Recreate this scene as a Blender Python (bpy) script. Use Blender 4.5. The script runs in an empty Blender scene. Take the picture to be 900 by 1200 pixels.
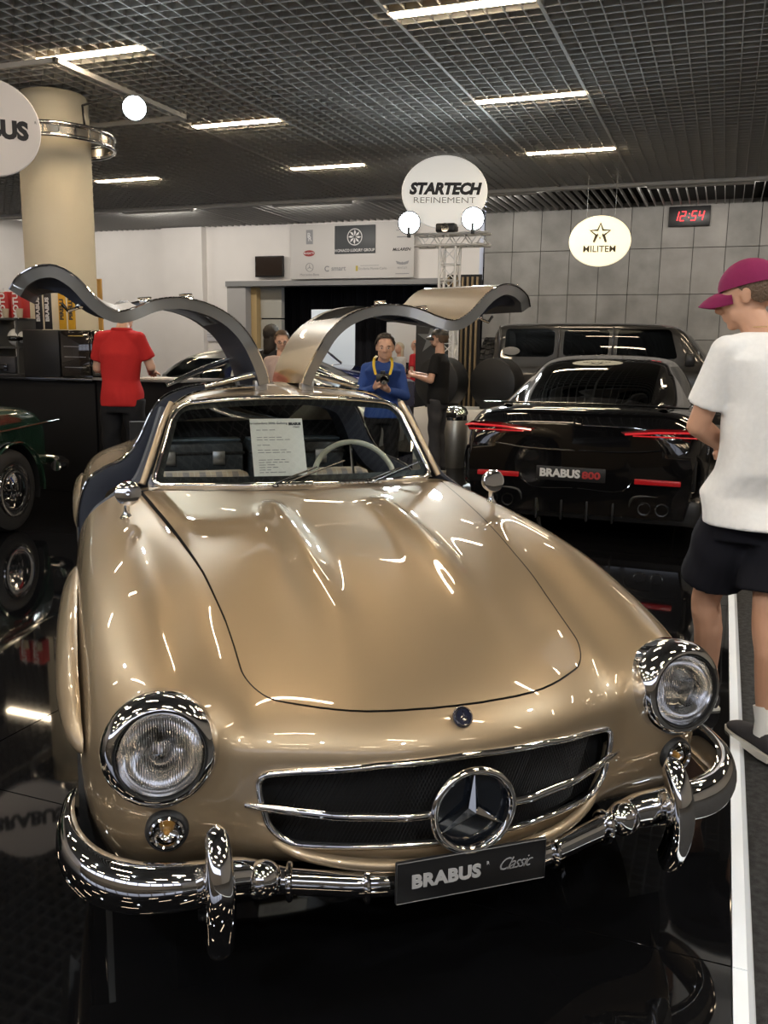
import bpy, bmesh, math, random
import numpy as np
from mathutils import Vector, Matrix, Quaternion
random.seed(7)
PI = math.pi
SC = bpy.context.scene
C = SC.collection
# ---------------- camera ----------------
YAW, PITCH, ROLL, HCAM, FPX = -0.363660, 0.181916, 0.0153165, 1.475, 1027.65
def cam_axes():
    f = np.array([math.sin(YAW)*math.cos(PITCH), math.cos(YAW)*math.cos(PITCH), -math.sin(PITCH)])
    r = np.array([math.cos(YAW), -math.sin(YAW), 0.0]); u = np.cross(r, f)
    return (r*math.cos(ROLL)+u*math.sin(ROLL), -r*math.sin(ROLL)+u*math.cos(ROLL), f)
_r, _u, _f = cam_axes()
cam = bpy.data.cameras.new('camera'); cam_o = bpy.data.objects.new('camera', cam); C.objects.link(cam_o)
cam.sensor_fit = 'VERTICAL'; cam.sensor_height = 24.0; cam.lens = FPX/1200.0*24.0
cam.clip_start = 0.05; cam.clip_end = 100
m4 = Matrix.Identity(4)
for i in range(3):
    m4[i][0] = _r[i]; m4[i][1] = _u[i]; m4[i][2] = -_f[i]
m4[2][3] = HCAM
cam_o.matrix_world = m4
SC.camera = cam_o
# ---------------- world, exposure ----------------
wd = bpy.data.worlds.new('world'); SC.world = wd; wd.use_nodes = True
wd.node_tree.nodes['Background'].inputs[0].default_value = (0.8, 0.85, 1, 1)
wd.node_tree.nodes['Background'].inputs[1].default_value = 1.8
SC.view_settings.view_transform = 'Standard'; SC.view_settings.look = 'None'
SC.view_settings.gamma = 1; SC.view_settings.exposure = 0.15
try: SC.view_settings.use_curve_mapping = False
except Exception: pass
CEIL = 4.175
STRIP_POWER = 60.0
FLOORZ = 0.03
LAMP_X = (-9.4, -5.79, -2.18, 1.43, 5.04)
LAMP_Y = [7.27 + 2.667*k for k in range(-5, 3)]

# ---------------- helpers ----------------
def tag(o, label=None, cat=None, group=None, kind=None):
    if label: o['label'] = label
    if cat: o['category'] = cat
    if group: o['group'] = group
    if kind: o['kind'] = kind
    return o
def thing(name, label, cat, loc=(0,0,0), rz=0.0, group=None):
    o = bpy.data.objects.new(name, None); C.objects.link(o)
    o.empty_display_size = 0.1
    o.location = loc; o.rotation_euler = (0, 0, rz)
    return tag(o, label, cat, group)
MATS = {}
def mat(name, col, rough=0.5, metal=0.0, coat=0.0, emit=None, estr=0.0, trans=0.0, ior=1.45, spec=0.5, bump=0.0, bscale=50.0, var=0.0, vscale=6.0, coat_rough=0.03, alpha=1.0, sheen=0.0):
    if name in MATS: return MATS[name]
    m = bpy.data.materials.new(name); m.use_nodes = True; MATS[name] = m
    nt = m.node_tree; b = nt.nodes['Principled BSDF']
    b.inputs['Base Color'].default_value = (*col, 1)
    b.inputs['Roughness'].default_value = rough
    b.inputs['Metallic'].default_value = metal
    b.inputs['Coat Weight'].default_value = coat
    b.inputs['Coat Roughness'].default_value = coat_rough
    b.inputs['Transmission Weight'].default_value = trans
    b.inputs['IOR'].default_value = ior
    b.inputs['Specular IOR Level'].default_value = spec
    b.inputs['Alpha'].default_value = alpha
    if sheen: b.inputs['Sheen Weight'].default_value = sheen
    if emit:
        b.inputs['Emission Color'].default_value = (*emit, 1); b.inputs['Emission Strength'].default_value = estr
    if var or bump:
        tc = nt.nodes.new('ShaderNodeTexCoord')
    if var:
        n = nt.nodes.new('ShaderNodeTexNoise'); n.inputs['Scale'].default_value = vscale; n.inputs['Detail'].default_value = 6
        nt.links.new(tc.outputs['Object'], n.inputs['Vector'])
        r = nt.nodes.new('ShaderNodeMapRange'); r.inputs[1].default_value = 0.3; r.inputs[2].default_value = 0.7
        r.inputs[3].default_value = 1-var; r.inputs[4].default_value = 1+var
        nt.links.new(n.outputs['Fac'], r.inputs[0])
        mx = nt.nodes.new('ShaderNodeVectorMath'); mx.operation = 'SCALE'; mx.inputs[0].default_value = col
        nt.links.new(r.outputs[0], mx.inputs['Scale']); nt.links.new(mx.outputs[0], b.inputs['Base Color'])
    if bump:
        n2 = nt.nodes.new('ShaderNodeTexNoise'); n2.inputs['Scale'].default_value = bscale; n2.inputs['Detail'].default_value = 4
        nt.links.new(tc.outputs['Object'], n2.inputs['Vector'])
        bp = nt.nodes.new('ShaderNodeBump'); bp.inputs['Strength'].default_value = bump; bp.inputs['Distance'].default_value = 0.01
        nt.links.new(n2.outputs['Fac'], bp.inputs['Height']); nt.links.new(bp.outputs[0], b.inputs['Normal'])
    return m
class G:
    """mesh collector"""
    def __init__(s): s.v = []; s.f = []
    def add(s, v, f):
        n = len(s.v); s.v += [tuple(map(float, p)) for p in v]; s.f += [tuple(n+i for i in q) for q in f]; return s
    def box(s, a, b, bev=0.0, M=None):
        x0,y0,z0 = a; x1,y1,z1 = b
        if bev <= 0:
            v = [(x0,y0,z0),(x1,y0,z0),(x1,y1,z0),(x0,y1,z0),(x0,y0,z1),(x1,y0,z1),(x1,y1,z1),(x0,y1,z1)]
            f = [(0,3,2,1),(4,5,6,7),(0,1,5,4),(1,2,6,5),(2,3,7,6),(3,0,4,7)]
        else:
            bm = bmesh.new(); bmesh.ops.create_cube(bm, size=1)
            for q in bm.verts:
                q.co = Vector(((x0+x1)/2+q.co.x*(x1-x0), (y0+y1)/2+q.co.y*(y1-y0), (z0+z1)/2+q.co.z*(z1-z0)))
            bmesh.ops.bevel(bm, geom=bm.edges[:], offset=bev, segments=2, profile=0.5, affect='EDGES')
            bm.verts.index_update()
            v = [tuple(q.co) for q in bm.verts]; f = [tuple(q.index for q in p.verts) for p in bm.faces]; bm.free()
        if M is not None: v = [tuple(M @ Vector(p)) for p in v]
        return s.add(v, f)
    def tube(s, pts, r, n=10, closed=False, caps=True, sec=None):
        """sweep; r scalar or list; sec = list of (a,b) unit section (a along side, b along up)"""
        P = [Vector(p) for p in pts]; N = len(P)
        R = r if hasattr(r, '__len__') else [r]*N
        if sec is None: sec = [(math.cos(2*PI*k/n), math.sin(2*PI*k/n)) for k in range(n)]
        n = len(sec)
        T = []
        for i in range(N):
            if closed: t = P[(i+1) % N]-P[i-1]
            else: t = P[min(i+1, N-1)]-P[max(i-1, 0)]
            T.append(t.normalized())
        up = Vector((0,0,1)) if abs(T[0].z) < 0.9 else Vector((0,1,0))
        u = (up - T[0]*up.dot(T[0])).normalized(); v = []
        for i in range(N):
            u = (u - T[i]*u.dot(T[i])).normalized(); w = T[i].cross(u)
            for a, b in sec: v.append(tuple(P[i] + w*(a*R[i]) + u*(b*R[i])))
        f = []
        for i in range(N if closed else N-1):
            j = (i+1) % N
            for k in range(n): f.append((i*n+k, i*n+(k+1) % n, j*n+(k+1) % n, j*n+k))
        if caps and not closed:
            f.append(tuple(range(n))[::-1]); f.append(tuple((N-1)*n+k for k in range(n)))
        return s.add(v, f)
    def lathe(s, prof, n=32, M=None, caps=False):
        """prof list of (r,z) around local z"""
        v = []; f = []; m = len(prof)
        for k in range(n):
            a = 2*PI*k/n
            for r, z in prof: v.append((r*math.cos(a), r*math.sin(a), z))
        for k in range(n):
            j = (k+1) % n
            for i in range(m-1): f.append((k*m+i, j*m+i, j*m+i+1, k*m+i+1))
        if caps:
            f.append(tuple(k*m for k in range(n))[::-1]); f.append(tuple(k*m+m-1 for k in range(n)))
        if M is not None: v = [tuple(M @ Vector(p)) for p in v]
        return s.add(v, f)
    def ell(s, c, r, M=None, n=16, m=10):
        v = [(0,0,-1)]; f = []
        for i in range(1, m):
            t = -PI/2+PI*i/m
            for k in range(n): v.append((math.cos(t)*math.cos(2*PI*k/n), math.cos(t)*math.sin(2*PI*k/n), math.sin(t)))
        v.append((0,0,1)); L = len(v)-1
        for k in range(n):
            f.append((0, 1+(k+1) % n, 1+k)); f.append((L, 1+(m-2)*n+k, 1+(m-2)*n+(k+1) % n))
            for i in range(m-2): f.append((1+i*n+k, 1+i*n+(k+1) % n, 1+(i+1)*n+(k+1) % n, 1+(i+1)*n+k))
        v = [Vector((p[0]*r[0], p[1]*r[1], p[2]*r[2])) for p in v]
        if M is not None: v = [M @ p for p in v]
        return s.add([tuple(p+Vector(c)) for p in v], f)
    def loft(s, rings, closed=True, caps=True):
        n = len(rings[0]); v = [p for r in rings for p in r]; f = []
        for i in range(len(rings)-1):
            for k in range(n if closed else n-1):
                f.append((i*n+k, i*n+(k+1) % n, (i+1)*n+(k+1) % n, (i+1)*n+k))
        if caps and closed:
            f.append(tuple(range(n))[::-1]); f.append(tuple((len(rings)-1)*n+k for k in range(n)))
        return s.add(v, f)
    def prism(s, poly, a, b, ax=2, M=None):
        """extrude 2D poly between a and b on axis ax; poly coords are the other two axes in order"""
        def mk3(p, w):
            q = list(p); q.insert(ax, w); return tuple(q)
        n = len(poly); v = [mk3(p, a) for p in poly]+[mk3(p, b) for p in poly]
        f = [tuple(range(n)), tuple(range(n, 2*n))[::-1]]+[(k, n+k, n+(k+1) % n, (k+1) % n) for k in range(n)]
        if M is not None: v = [tuple(M @ Vector(p)) for p in v]
        return s.add(v, f)
    def mirx(s):
        n = len(s.v); s.v += [(-x,y,z) for x,y,z in s.v]; s.f += [tuple(n+i for i in q)[::-1] for q in s.f]; return s
    def xf(s, M): s.v = [tuple(M @ Vector(p)) for p in s.v]; return s
    def build(s, name, m, parent=None, smooth=True, fix=True, ang=40):
        me = bpy.data.meshes.new(name); me.from_pydata(s.v, [], s.f); me.update()
        o = bpy.data.objects.new(name, me); C.objects.link(o)
        if isinstance(m, (list, tuple)):
            for q in m: me.materials.append(q)
        elif m: me.materials.append(m)
        if fix:
            bm = bmesh.new(); bm.from_mesh(me); bmesh.ops.recalc_face_normals(bm, faces=bm.faces[:]); bm.to_mesh(me); bm.free()
        if smooth: shade(me, ang)
        if parent: o.parent = parent
        return o
def shade(me, ang=40):
    me.polygons.foreach_set('use_smooth', [True]*len(me.polygons))
    if ang < 180:
        try: me.set_sharp_from_angle(angle=math.radians(ang))
        except Exception: pass
def Rz(a): return Matrix.Rotation(a, 4, 'Z')
def Tr(x, y=0, z=0): return Matrix.Translation(Vector((x, y, z)))
def aim(d, up=(0,0,1)):
    """matrix taking local z to d"""
    return Vector(d).normalized().to_track_quat('Z', 'Y').to_matrix().to_4x4()
def frame(o, x, y):
    """matrix: local x->x, local y->y dir, origin o"""
    x = Vector(x).normalized(); z = x.cross(Vector(y)).normalized(); y = z.cross(x)
    M = Matrix.Identity(4)
    for i in range(3): M[i][0] = x[i]; M[i][1] = y[i]; M[i][2] = z[i]; M[i][3] = o[i]
    return M
def evalmesh(v, f, levels=3, remesh=None, smooth=0):
    me = bpy.data.meshes.new('tmp'); me.from_pydata([tuple(p) for p in v], [], f); me.update()
    o = bpy.data.objects.new('tmp', me); C.objects.link(o)
    if remesh:
        q = o.modifiers.new('r', 'REMESH'); q.mode = 'VOXEL'; q.voxel_size = remesh; q.adaptivity = 0
    if smooth:
        q = o.modifiers.new('s', 'SMOOTH'); q.factor = 0.5; q.iterations = smooth
    if levels:
        q = o.modifiers.new('s', 'SUBSURF'); q.levels = levels; q.render_levels = levels
    dg = bpy.context.evaluated_depsgraph_get(); e = o.evaluated_get(dg); em = e.to_mesh()
    V = np.empty(len(em.vertices)*3); em.vertices.foreach_get('co', V); V = V.reshape(-1, 3)
    F = [tuple(p.vertices) for p in em.polygons]
    e.to_mesh_clear(); bpy.data.objects.remove(o); bpy.data.meshes.remove(me)
    return V, F
def clip(V, F, g):
    """keep part where g>0; returns V,F,edges on the cut"""
    V = [tuple(p) for p in V]; g = list(map(float, g)); keep = [x > 0 for x in g]
    nv = list(V); cache = {}; out = []; cut = []
    def inter(a, b):
        k = (a, b) if a < b else (b, a)
        if k not in cache:
            t = g[k[0]]/(g[k[0]]-g[k[1]]); A = V[k[0]]; B = V[k[1]]
            nv.append(tuple(A[i]+(B[i]-A[i])*t for i in range(3))); cache[k] = len(nv)-1
        return cache[k]
    for f in F:
        ks = [keep[i] for i in f]
        if all(ks): out.append(f); continue
        if not any(ks): continue
        q = []; e = []
        for i in range(len(f)):
            a, b = f[i], f[(i+1) % len(f)]
            if keep[a]: q.append(a)
            if keep[a] != keep[b]:
                x = inter(a, b); q.append(x); e.append(x)
        if len(q) >= 3: out.append(tuple(q))
        if len(e) == 2: cut.append(tuple(e))
    used = sorted({i for f in out for i in f}); mp = {o: n for n, o in enumerate(used)}
    return (np.array([nv[i] for i in used]), [tuple(mp[i] for i in f) for f in out],
            [(mp[a], mp[b]) for a, b in cut if a in mp and b in mp])
def chains(V, E):
    """order cut edges to polylines"""
    adj = {}
    for a, b in E: adj.setdefault(a, []).append(b); adj.setdefault(b, []).append(a)
    seen = set(); res = []
    starts = [k for k in adj if len(adj[k]) == 1]+list(adj)
    for s0 in starts:
        if s0 in seen: continue
        ch = [s0]; seen.add(s0); cur = s0
        while True:
            nx = [x for x in adj[cur] if x not in seen]
            if not nx: break
            cur = nx[0]; ch.append(cur); seen.add(cur)
        if len(ch) > 3: res.append(([tuple(V[i]) for i in ch], ch[0] in adj[ch[-1]] and len(ch) > 4))
    return sorted(res, key=lambda c: -len(c[0]))
def resample(P, step, closed=False):
    P = [Vector(p) for p in P]
    if closed: P = P+[P[0]]
    L = [0]
    for a, b in zip(P, P[1:]): L.append(L[-1]+(b-a).length)
    n = max(3, int(L[-1]/step)); out = []; j = 0
    for k in range(n if closed else n+1):
        t = L[-1]*k/n
        while j < len(L)-2 and L[j+1] < t: j += 1
        d = L[j+1]-L[j]; out.append(P[j].lerp(P[j+1], (t-L[j])/d if d > 0 else 0))
    return [tuple(p) for p in out]
def cr(P, n=6):
    """catmull-rom through points"""
    P = [Vector(p) for p in P]; out = []
    for i in range(len(P)-1):
        a = P[i-1] if i else P[0]*2-P[1]; b = P[i]; c = P[i+1]; d = P[i+2] if i+2 < len(P) else P[-1]*2-P[-2]
        for k in range(n):
            t = k/n
            out.append(0.5*((2*b)+(c-a)*t+(2*a-5*b+4*c-d)*t*t+(3*b-a-3*c+d)*t**3))
    out.append(P[-1]); return [tuple(p) for p in out]
def smoothstep(a, b, x):
    t = np.clip((x-a)/(b-a), 0, 1); return t*t*(3-2*t)
def text(name, body, size, M, m, parent=None, bold=0.0, shear=0.0, ext=0.001, sx=1.0, align='CENTER', space=1.0):
    cu = bpy.data.curves.new(name, 'FONT'); cu.body = body; cu.size = size; cu.offset = bold; cu.shear = shear
    cu.extrude = ext; cu.align_x = align; cu.align_y = 'CENTER'; cu.space_character = space; cu.resolution_u = 3
    o = bpy.data.objects.new('tmp', cu); C.objects.link(o)
    dg = bpy.context.evaluated_depsgraph_get(); me = bpy.data.meshes.new_from_object(o.evaluated_get(dg))
    bpy.data.objects.remove(o); bpy.data.curves.remove(cu)
    me.name = name; me.transform(M @ Matrix.Diagonal((sx, 1, 1, 1))); me.materials.clear(); me.materials.append(m)
    n = bpy.data.objects.new(name, me); C.objects.link(n)
    if parent: n.parent = parent
    return n
def copytree(o, parent=None, loc=None, rz=None, label=None):
    c = o.copy(); C.objects.link(c); c.parent = parent
    if loc is not None: c.location = loc
    if rz is not None: c.rotation_euler = (0, 0, rz)
    if label: c['label'] = label
    for ch in list(o.children): copytree(ch, c)
    return c
FLOOD_P = 250.0
FILL_P = 30.0
GROT = math.radians(191); GX, GY = -6.11, 5.92
SPOT_P = 190.0
# ---------------- materials ----------------
PAINT = mat('champagne_paint', (0.355, 0.272, 0.178), 0.47, 0.82, coat=1.0, coat_rough=0.015)
def _flake(m, scale=900, s=0.05):
    nt = m.node_tree; b = nt.nodes['Principled BSDF']; tc = nt.nodes.new('ShaderNodeTexCoord')
    n = nt.nodes.new('ShaderNodeTexNoise'); n.inputs['Scale'].default_value = scale
    bp = nt.nodes.new('ShaderNodeBump'); bp.inputs['Strength'].default_value = s; bp.inputs['Distance'].default_value = 0.001
    nt.links.new(tc.outputs['Object'], n.inputs['Vector']); nt.links.new(n.outputs['Fac'], bp.inputs['Height']); nt.links.new(bp.outputs[0], b.inputs['Normal'])
_flake(PAINT)
CHROME = mat('chrome', (0.86, 0.86, 0.87), 0.03, 1.0)
ALU = mat('brushed_aluminium', (0.75, 0.75, 0.76), 0.28, 1.0)
STEEL = mat('dull_steel', (0.45, 0.44, 0.43), 0.4, 1.0)
BLACK = mat('matte_black', (0.006, 0.006, 0.007), 0.7)
SATIN = mat('satin_black', (0.012, 0.012, 0.013), 0.35)
GLOSSB = mat('gloss_black', (0.004, 0.004, 0.005), 0.06, coat=1.0)
RUBBER = mat('rubber', (0.015, 0.015, 0.016), 0.55, bump=0.2, bscale=200)
LEATHER = mat('navy_leather', (0.022, 0.026, 0.040), 0.5, bump=0.15, bscale=300)
DOORGREY = mat('door_rim_grey', (0.23, 0.225, 0.215), 0.3, 0.6, coat=1.0)
WHITE = mat('white_paint', (0.78, 0.77, 0.75), 0.5)
PAPER = mat('paper', (0.85, 0.82, 0.80), 0.7)
INK = mat('ink', (0.03, 0.03, 0.035), 0.6)
GREYINK = mat('grey_ink', (0.30, 0.30, 0.31), 0.6)
GLASS = mat('clear_glass', (1, 1, 1), 0.0, trans=1.0, ior=1.45)
def thinglass(name, col, refl=0.12):
    m = bpy.data.materials.new(name); m.use_nodes = True; nt = m.node_tree; nt.nodes.remove(nt.nodes['Principled BSDF'])
    out = nt.nodes['Material Output']; t = nt.nodes.new('ShaderNodeBsdfTransparent'); t.inputs[0].default_value = (*col, 1)
    g = nt.nodes.new('ShaderNodeBsdfGlossy'); g.inputs['Roughness'].default_value = 0.01
    f = nt.nodes.new('ShaderNodeFresnel'); f.inputs[0].default_value = 1.5
    mx = nt.nodes.new('ShaderNodeMixShader'); nt.links.new(f.outputs[0], mx.inputs[0]); nt.links.new(t.outputs[0], mx.inputs[1]); nt.links.new(g.outputs[0], mx.inputs[2])
    nt.links.new(mx.outputs[0], out.inputs[0]); return m
WSGLASS = thinglass('windscreen_glass', (0.80, 0.84, 0.82))
TINT = thinglass('tinted_glass', (0.04, 0.045, 0.05))
TINTL = thinglass('light_tinted_glass', (0.35, 0.38, 0.38))
SKIN = mat('skin', (0.52, 0.29, 0.19), 0.5, spec=0.35)
SKINP = mat('skin_pale', (0.60, 0.36, 0.26), 0.5, spec=0.35)
HAIRD = mat('dark_hair', (0.02, 0.014, 0.01), 0.5, bump=0.8, bscale=120)
HAIRB = mat('brown_hair', (0.10, 0.06, 0.035), 0.5, bump=0.8, bscale=120)
# ---------------- room ----------------
def wallbox(name, a, b, m, parent=None):
    o = G().box(a, b).build(name, m, parent, smooth=False)
    if not parent: tag(o, kind='structure')
    return o
X0, X1, Y0, Y1 = -16.0, 8.0, -8.0, 18.0
CARPET = mat('grey_carpet', (0.055, 0.055, 0.056), 0.95, bump=1.0, bscale=350, var=0.35, vscale=40, spec=0.15)
WALLW = mat('white_wall', (0.80, 0.77, 0.74), 0.8, var=0.03, vscale=1.5)
CONC = mat('concrete_panel', (0.24, 0.235, 0.222), 0.75, var=0.22, vscale=2.2, bump=0.15, bscale=30)
CONC2 = mat('concrete_panel_light', (0.28, 0.27, 0.255), 0.75, var=0.22, vscale=1.6, bump=0.15, bscale=30)
DARKW = mat('dark_wall', (0.10, 0.095, 0.09), 0.8)
CEILM = mat('ceiling_bar', (0.55, 0.545, 0.53), 0.85, spec=.2)
PLEN = mat('plenum', (0.03, 0.03, 0.032), 0.9)
fl = wallbox('floor', (X0, Y0, -0.1), (X1, 21.0, 0.0), CARPET)
# glossy black display platform laid in big panels
PLAT = mat('platform_black', (0.0035, 0.0035, 0.004), 0.035, spec=0.5, coat=0.0)
pl = thing('display_platform', 'glossy black display platform of large panels with white metal edge strip', 'platform', (0, 0, 0))
xs = [0.13-2.53*k for k in range(0, 7)]; ys = [2.06+3.31*k for k in range(-3, 5)]
for i in range(len(xs)-1):
    for j in range(len(ys)-1):
        if ys[j] > 11: continue
        g = 0.0015
        G().box((xs[i+1]+g, ys[j]+g, 0.002), (xs[i]-g, ys[j+1]-g, FLOORZ-0.0004*((i+j) % 2)), 0.0015).build('panel', PLAT, pl, smooth=False)
STRIPM = mat('edge_strip', (0.86, 0.92, 1.0), 0.25, 0.0)
for j in range(len(ys)-2):
    G().prism([(0.131, 0.001), (0.182, 0.001), (0.178, 0.010), (0.164, 0.0295), (0.131, 0.030)], ys[j]+0.002, min(ys[j+1], 12.0)-0.002, ax=1).build('edge_strip', STRIPM, pl, smooth=False)
# walls
wl = tag(bpy.data.objects.new('wall_back', None), kind='structure'); C.objects.link(wl)
wallbox('plaster', (X0, 18.0, 0), (-10.78, 18.3, 4.6), WALLW, wl)
wallbox('plaster', (-10.78, 18.0, 2.95), (-4.85, 18.3, 4.6), WALLW, wl)
wallbox('lintel', (-10.78, 17.93, 2.86), (-4.85, 18.28, 2.975), mat('lintel_grey', (0.25, 0.25, 0.25), 0.5), wl)
wallbox('jamb', (-10.78, 18.0, 0), (-10.30, 18.6, 2.86), mat('jamb_grey', (0.42, 0.41, 0.40), 0.6), wl)
wallbox('jamb', (-10.30, 18.25, 0), (-10.16, 18.5, 2.86), mat('ochre_jamb', (0.5, 0.36, 0.17), 0.6), wl)
for k in range(4):
    wallbox('tile', (-10.16, 18.45, 0.02+k*0.72), (-9.62, 18.6, 0.72+k*0.72-0.012), mat('cream_tile', (0.46, 0.45, 0.40), 0.4), wl)
# dark curtained room behind the opening
cur = []
N = 340; xa, xb = -11.5, -4.2
vv = []
for k in range(N+1):
    x = xa+(xb-xa)*k/N; y = 20.2+0.05*math.sin(x*21)+0.03*math.sin(x*47+1)
    vv += [(x, y, 0), (x, y, 3.4)]
G().add(vv, [(2*k, 2*k+2, 2*k+3, 2*k+1) for k in range(N)]).build('curtain', mat('black_curtain', (0.012, 0.012, 0.016), 0.9), None, fix=False)
tag(bpy.data.objects['curtain'], 'black pleated curtain closing off the opening under the sponsor board', 'curtain')
wallbox('wall_niche', (-11.6, 20.4, 0), (-4.1, 20.6, 4.6), DARKW)
wallbox('wall_niche_side', (-11.8, 18.3, 0), (-11.6, 20.6, 4.6), DARKW)
wallbox('ceiling_niche', (-11.6, 18.3, 3.4), (-4.1, 20.4, 3.5), DARKW)
# concrete wall to the right, built of panels
wr = tag(bpy.data.objects.new('wall_concrete', None), kind='structure'); C.objects.link(wr)
wallbox('backing', (-4.66, 17.70, 0), (X1, 17.95, 4.6), mat('joint_dark', (0.05, 0.048, 0.045), 0.9), wr)
cm = {}
for i in range(-1, 20):
    for j in range(5):
        xw = -4.66+0.563*(i+1); z0 = 1.755-0.835*2+0.835*j; z1 = z0+0.835
        z0 = max(z0, 0.0); z1 = min(z1, 4.5)
        d = random.uniform(0, 0.006)
        G().box((xw+0.005, 17.655+d, z0+0.005), (xw+0.558, 17.70, z1-0.005), 0.003).build('concrete_panel', random.choice([CONC, CONC2, CONC]), wr, smooth=False)
wallbox('wall_left', (X0-0.3, Y0, 0), (X0, 18.3, 4.6), WALLW)
wallbox('wall_right', (X1, Y0, 0), (X1+0.3, 18.3, 4.6), mat('right_wall', (0.30, 0.29, 0.28), 0.8))
wallbox('wall_front', (X0, Y0-0.3, 0), (X1, Y0, 2.3), mat('front_wall', (0.22, 0.21, 0.20), 0.8))
wallbox('wall_front_top', (X0, Y0-0.3, 3.9), (X1, Y0, 4.6), MATS['front_wall'])
fw = tag(bpy.data.objects.new('added_window_front', None), kind='structure'); C.objects.link(fw)  # unseen window band, added to let sky light fill the hall
for k in range(13): wallbox('mullion', (X0+k*2-.06, Y0-0.2, 2.3), (X0+k*2+.06, Y0-0.05, 3.9), MATS['front_wall'], fw)
wallbox('pilaster', (-12.35, 17.8, 0), (-11.3, 18.0, 4.17), WALLW, wl)
# ceiling: egg-crate grid of bars
ce = tag(bpy.data.objects.new('ceiling', None), kind='structure'); C.objects.link(ce)
wallbox('slab', (X0, Y0, CEIL+0.42), (X1, 18.3, CEIL+0.55), PLEN, ce)
p = 0.15; H1 = CEIL+0.075
gx0 = -2.18-0.6-p*60
mx = None; my = None; mf = None
def inst(name, me, loc, parent):
    o = bpy.data.objects.new(name, me); C.objects.link(o); o.location = loc; o.parent = parent; return o
def barmesh(a, b):
    o = G().box(a, b).build('grid_bar', CEILM, None, smooth=False); me = o.data; bpy.data.objects.remove(o); return me
mx = barmesh((X0, -0.005, 0), (X1, 0.005, 0.075)); my = barmesh((-0.005, -5.9, 0.0005), (0.005, 18.0, 0.0745)); mf = barmesh((-0.015, -5.9, -0.004), (0.015, 18.0, 0.0755))
nlong = 0
for k in range(0, 160):
    x = -14.78+p*k
    if x > 6.0: break
    fr = any(abs(x-(lx+s*0.6)) < 0.04 for lx in LAMP_X for s in (-1, 1))
    inst('grid_frame_bar' if fr else 'grid_bar', mf if fr else my, (x, 0, CEIL), ce)
for k in range(0, 160):
    y = LAMP_Y[0]-p*14.5+p*k
    if y > 17.9: break
    inst('grid_cross_bar', mx, (0, y, CEIL), ce)
wallbox('trim_ceiling_beam', (X0, 15.18, CEIL-0.05), (X1, 15.30, CEIL+0.02), mat('beam_light', (0.45, 0.45, 0.44), 0.5))
# unseen fill lamps added behind the beam to brighten the back wall
FILL_LENS = mat('fill_lens', (1, 1, 1), 0.5, emit=(1.0, 0.93, 0.84), estr=0.5)
for k in range(6):
    x = -14.2+3.4*k
    t = thing('back_wall_fill', 'slim added fill lamp hidden behind the ceiling beam, %s from the left' % ('first','second','third','fourth','fifth','sixth')[k], 'lamp', (x, 15.42, CEIL-0.03))
    G().box((-.8, -.06, -.03), (.8, .06, .03), .005).build('housing', CEILM, t, smooth=False)
    G().box((-.78, .061, -.022), (.78, .064, .02)).build('lamp_lens', FILL_LENS, t, smooth=False)
    L = bpy.data.lights.new('fill_light', 'AREA'); L.shape = 'RECTANGLE'; L.size = 1.5; L.size_y = .1; L.energy = FILL_P; L.color = (1, .93, .84)
    o = bpy.data.objects.new('fill_light', L); C.objects.link(o); o.parent = t; o.location = (0, .075, -.01); o.rotation_euler = (math.radians(62), 0, 0)
# ceiling strip lamps
TUBE = mat('lamp_tube', (1, 0.9, 0.75), 0.5, emit=(1.0, 0.79, 0.54), estr=STRIP_POWER)
HOUS = mat('lamp_housing', (0.5, 0.42, 0.32), 0.5)
first = None; k = 0
for lx in LAMP_X:
    for ly in LAMP_Y:
        if first is None:
            t = thing('strip_lamp', 'x', 'lamp', (lx, ly, CEIL), 0, 'warm strip lamps in rows in the grid ceiling')
            G().box((-0.6, -0.068, -0.006), (0.6, 0.068, 0.05), 0.004).build('housing', HOUS, t, smooth=False)
            G().box((-0.585, -0.052, -0.016), (0.585, 0.052, -0.004), 0.004).build('diffuser', TUBE, t, smooth=False)
            first = t
        else:
            t = copytree(first, None, (lx, ly, CEIL))
        t['label'] = 'warm ceiling strip lamp, %s column from the left, %s row from the far beam' % (('first','second','third','fourth','fifth')[LAMP_X.index(lx)], ('eighth','seventh','sixth','fifth','fourth','third','second','first')[LAMP_Y.index(ly)])
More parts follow.
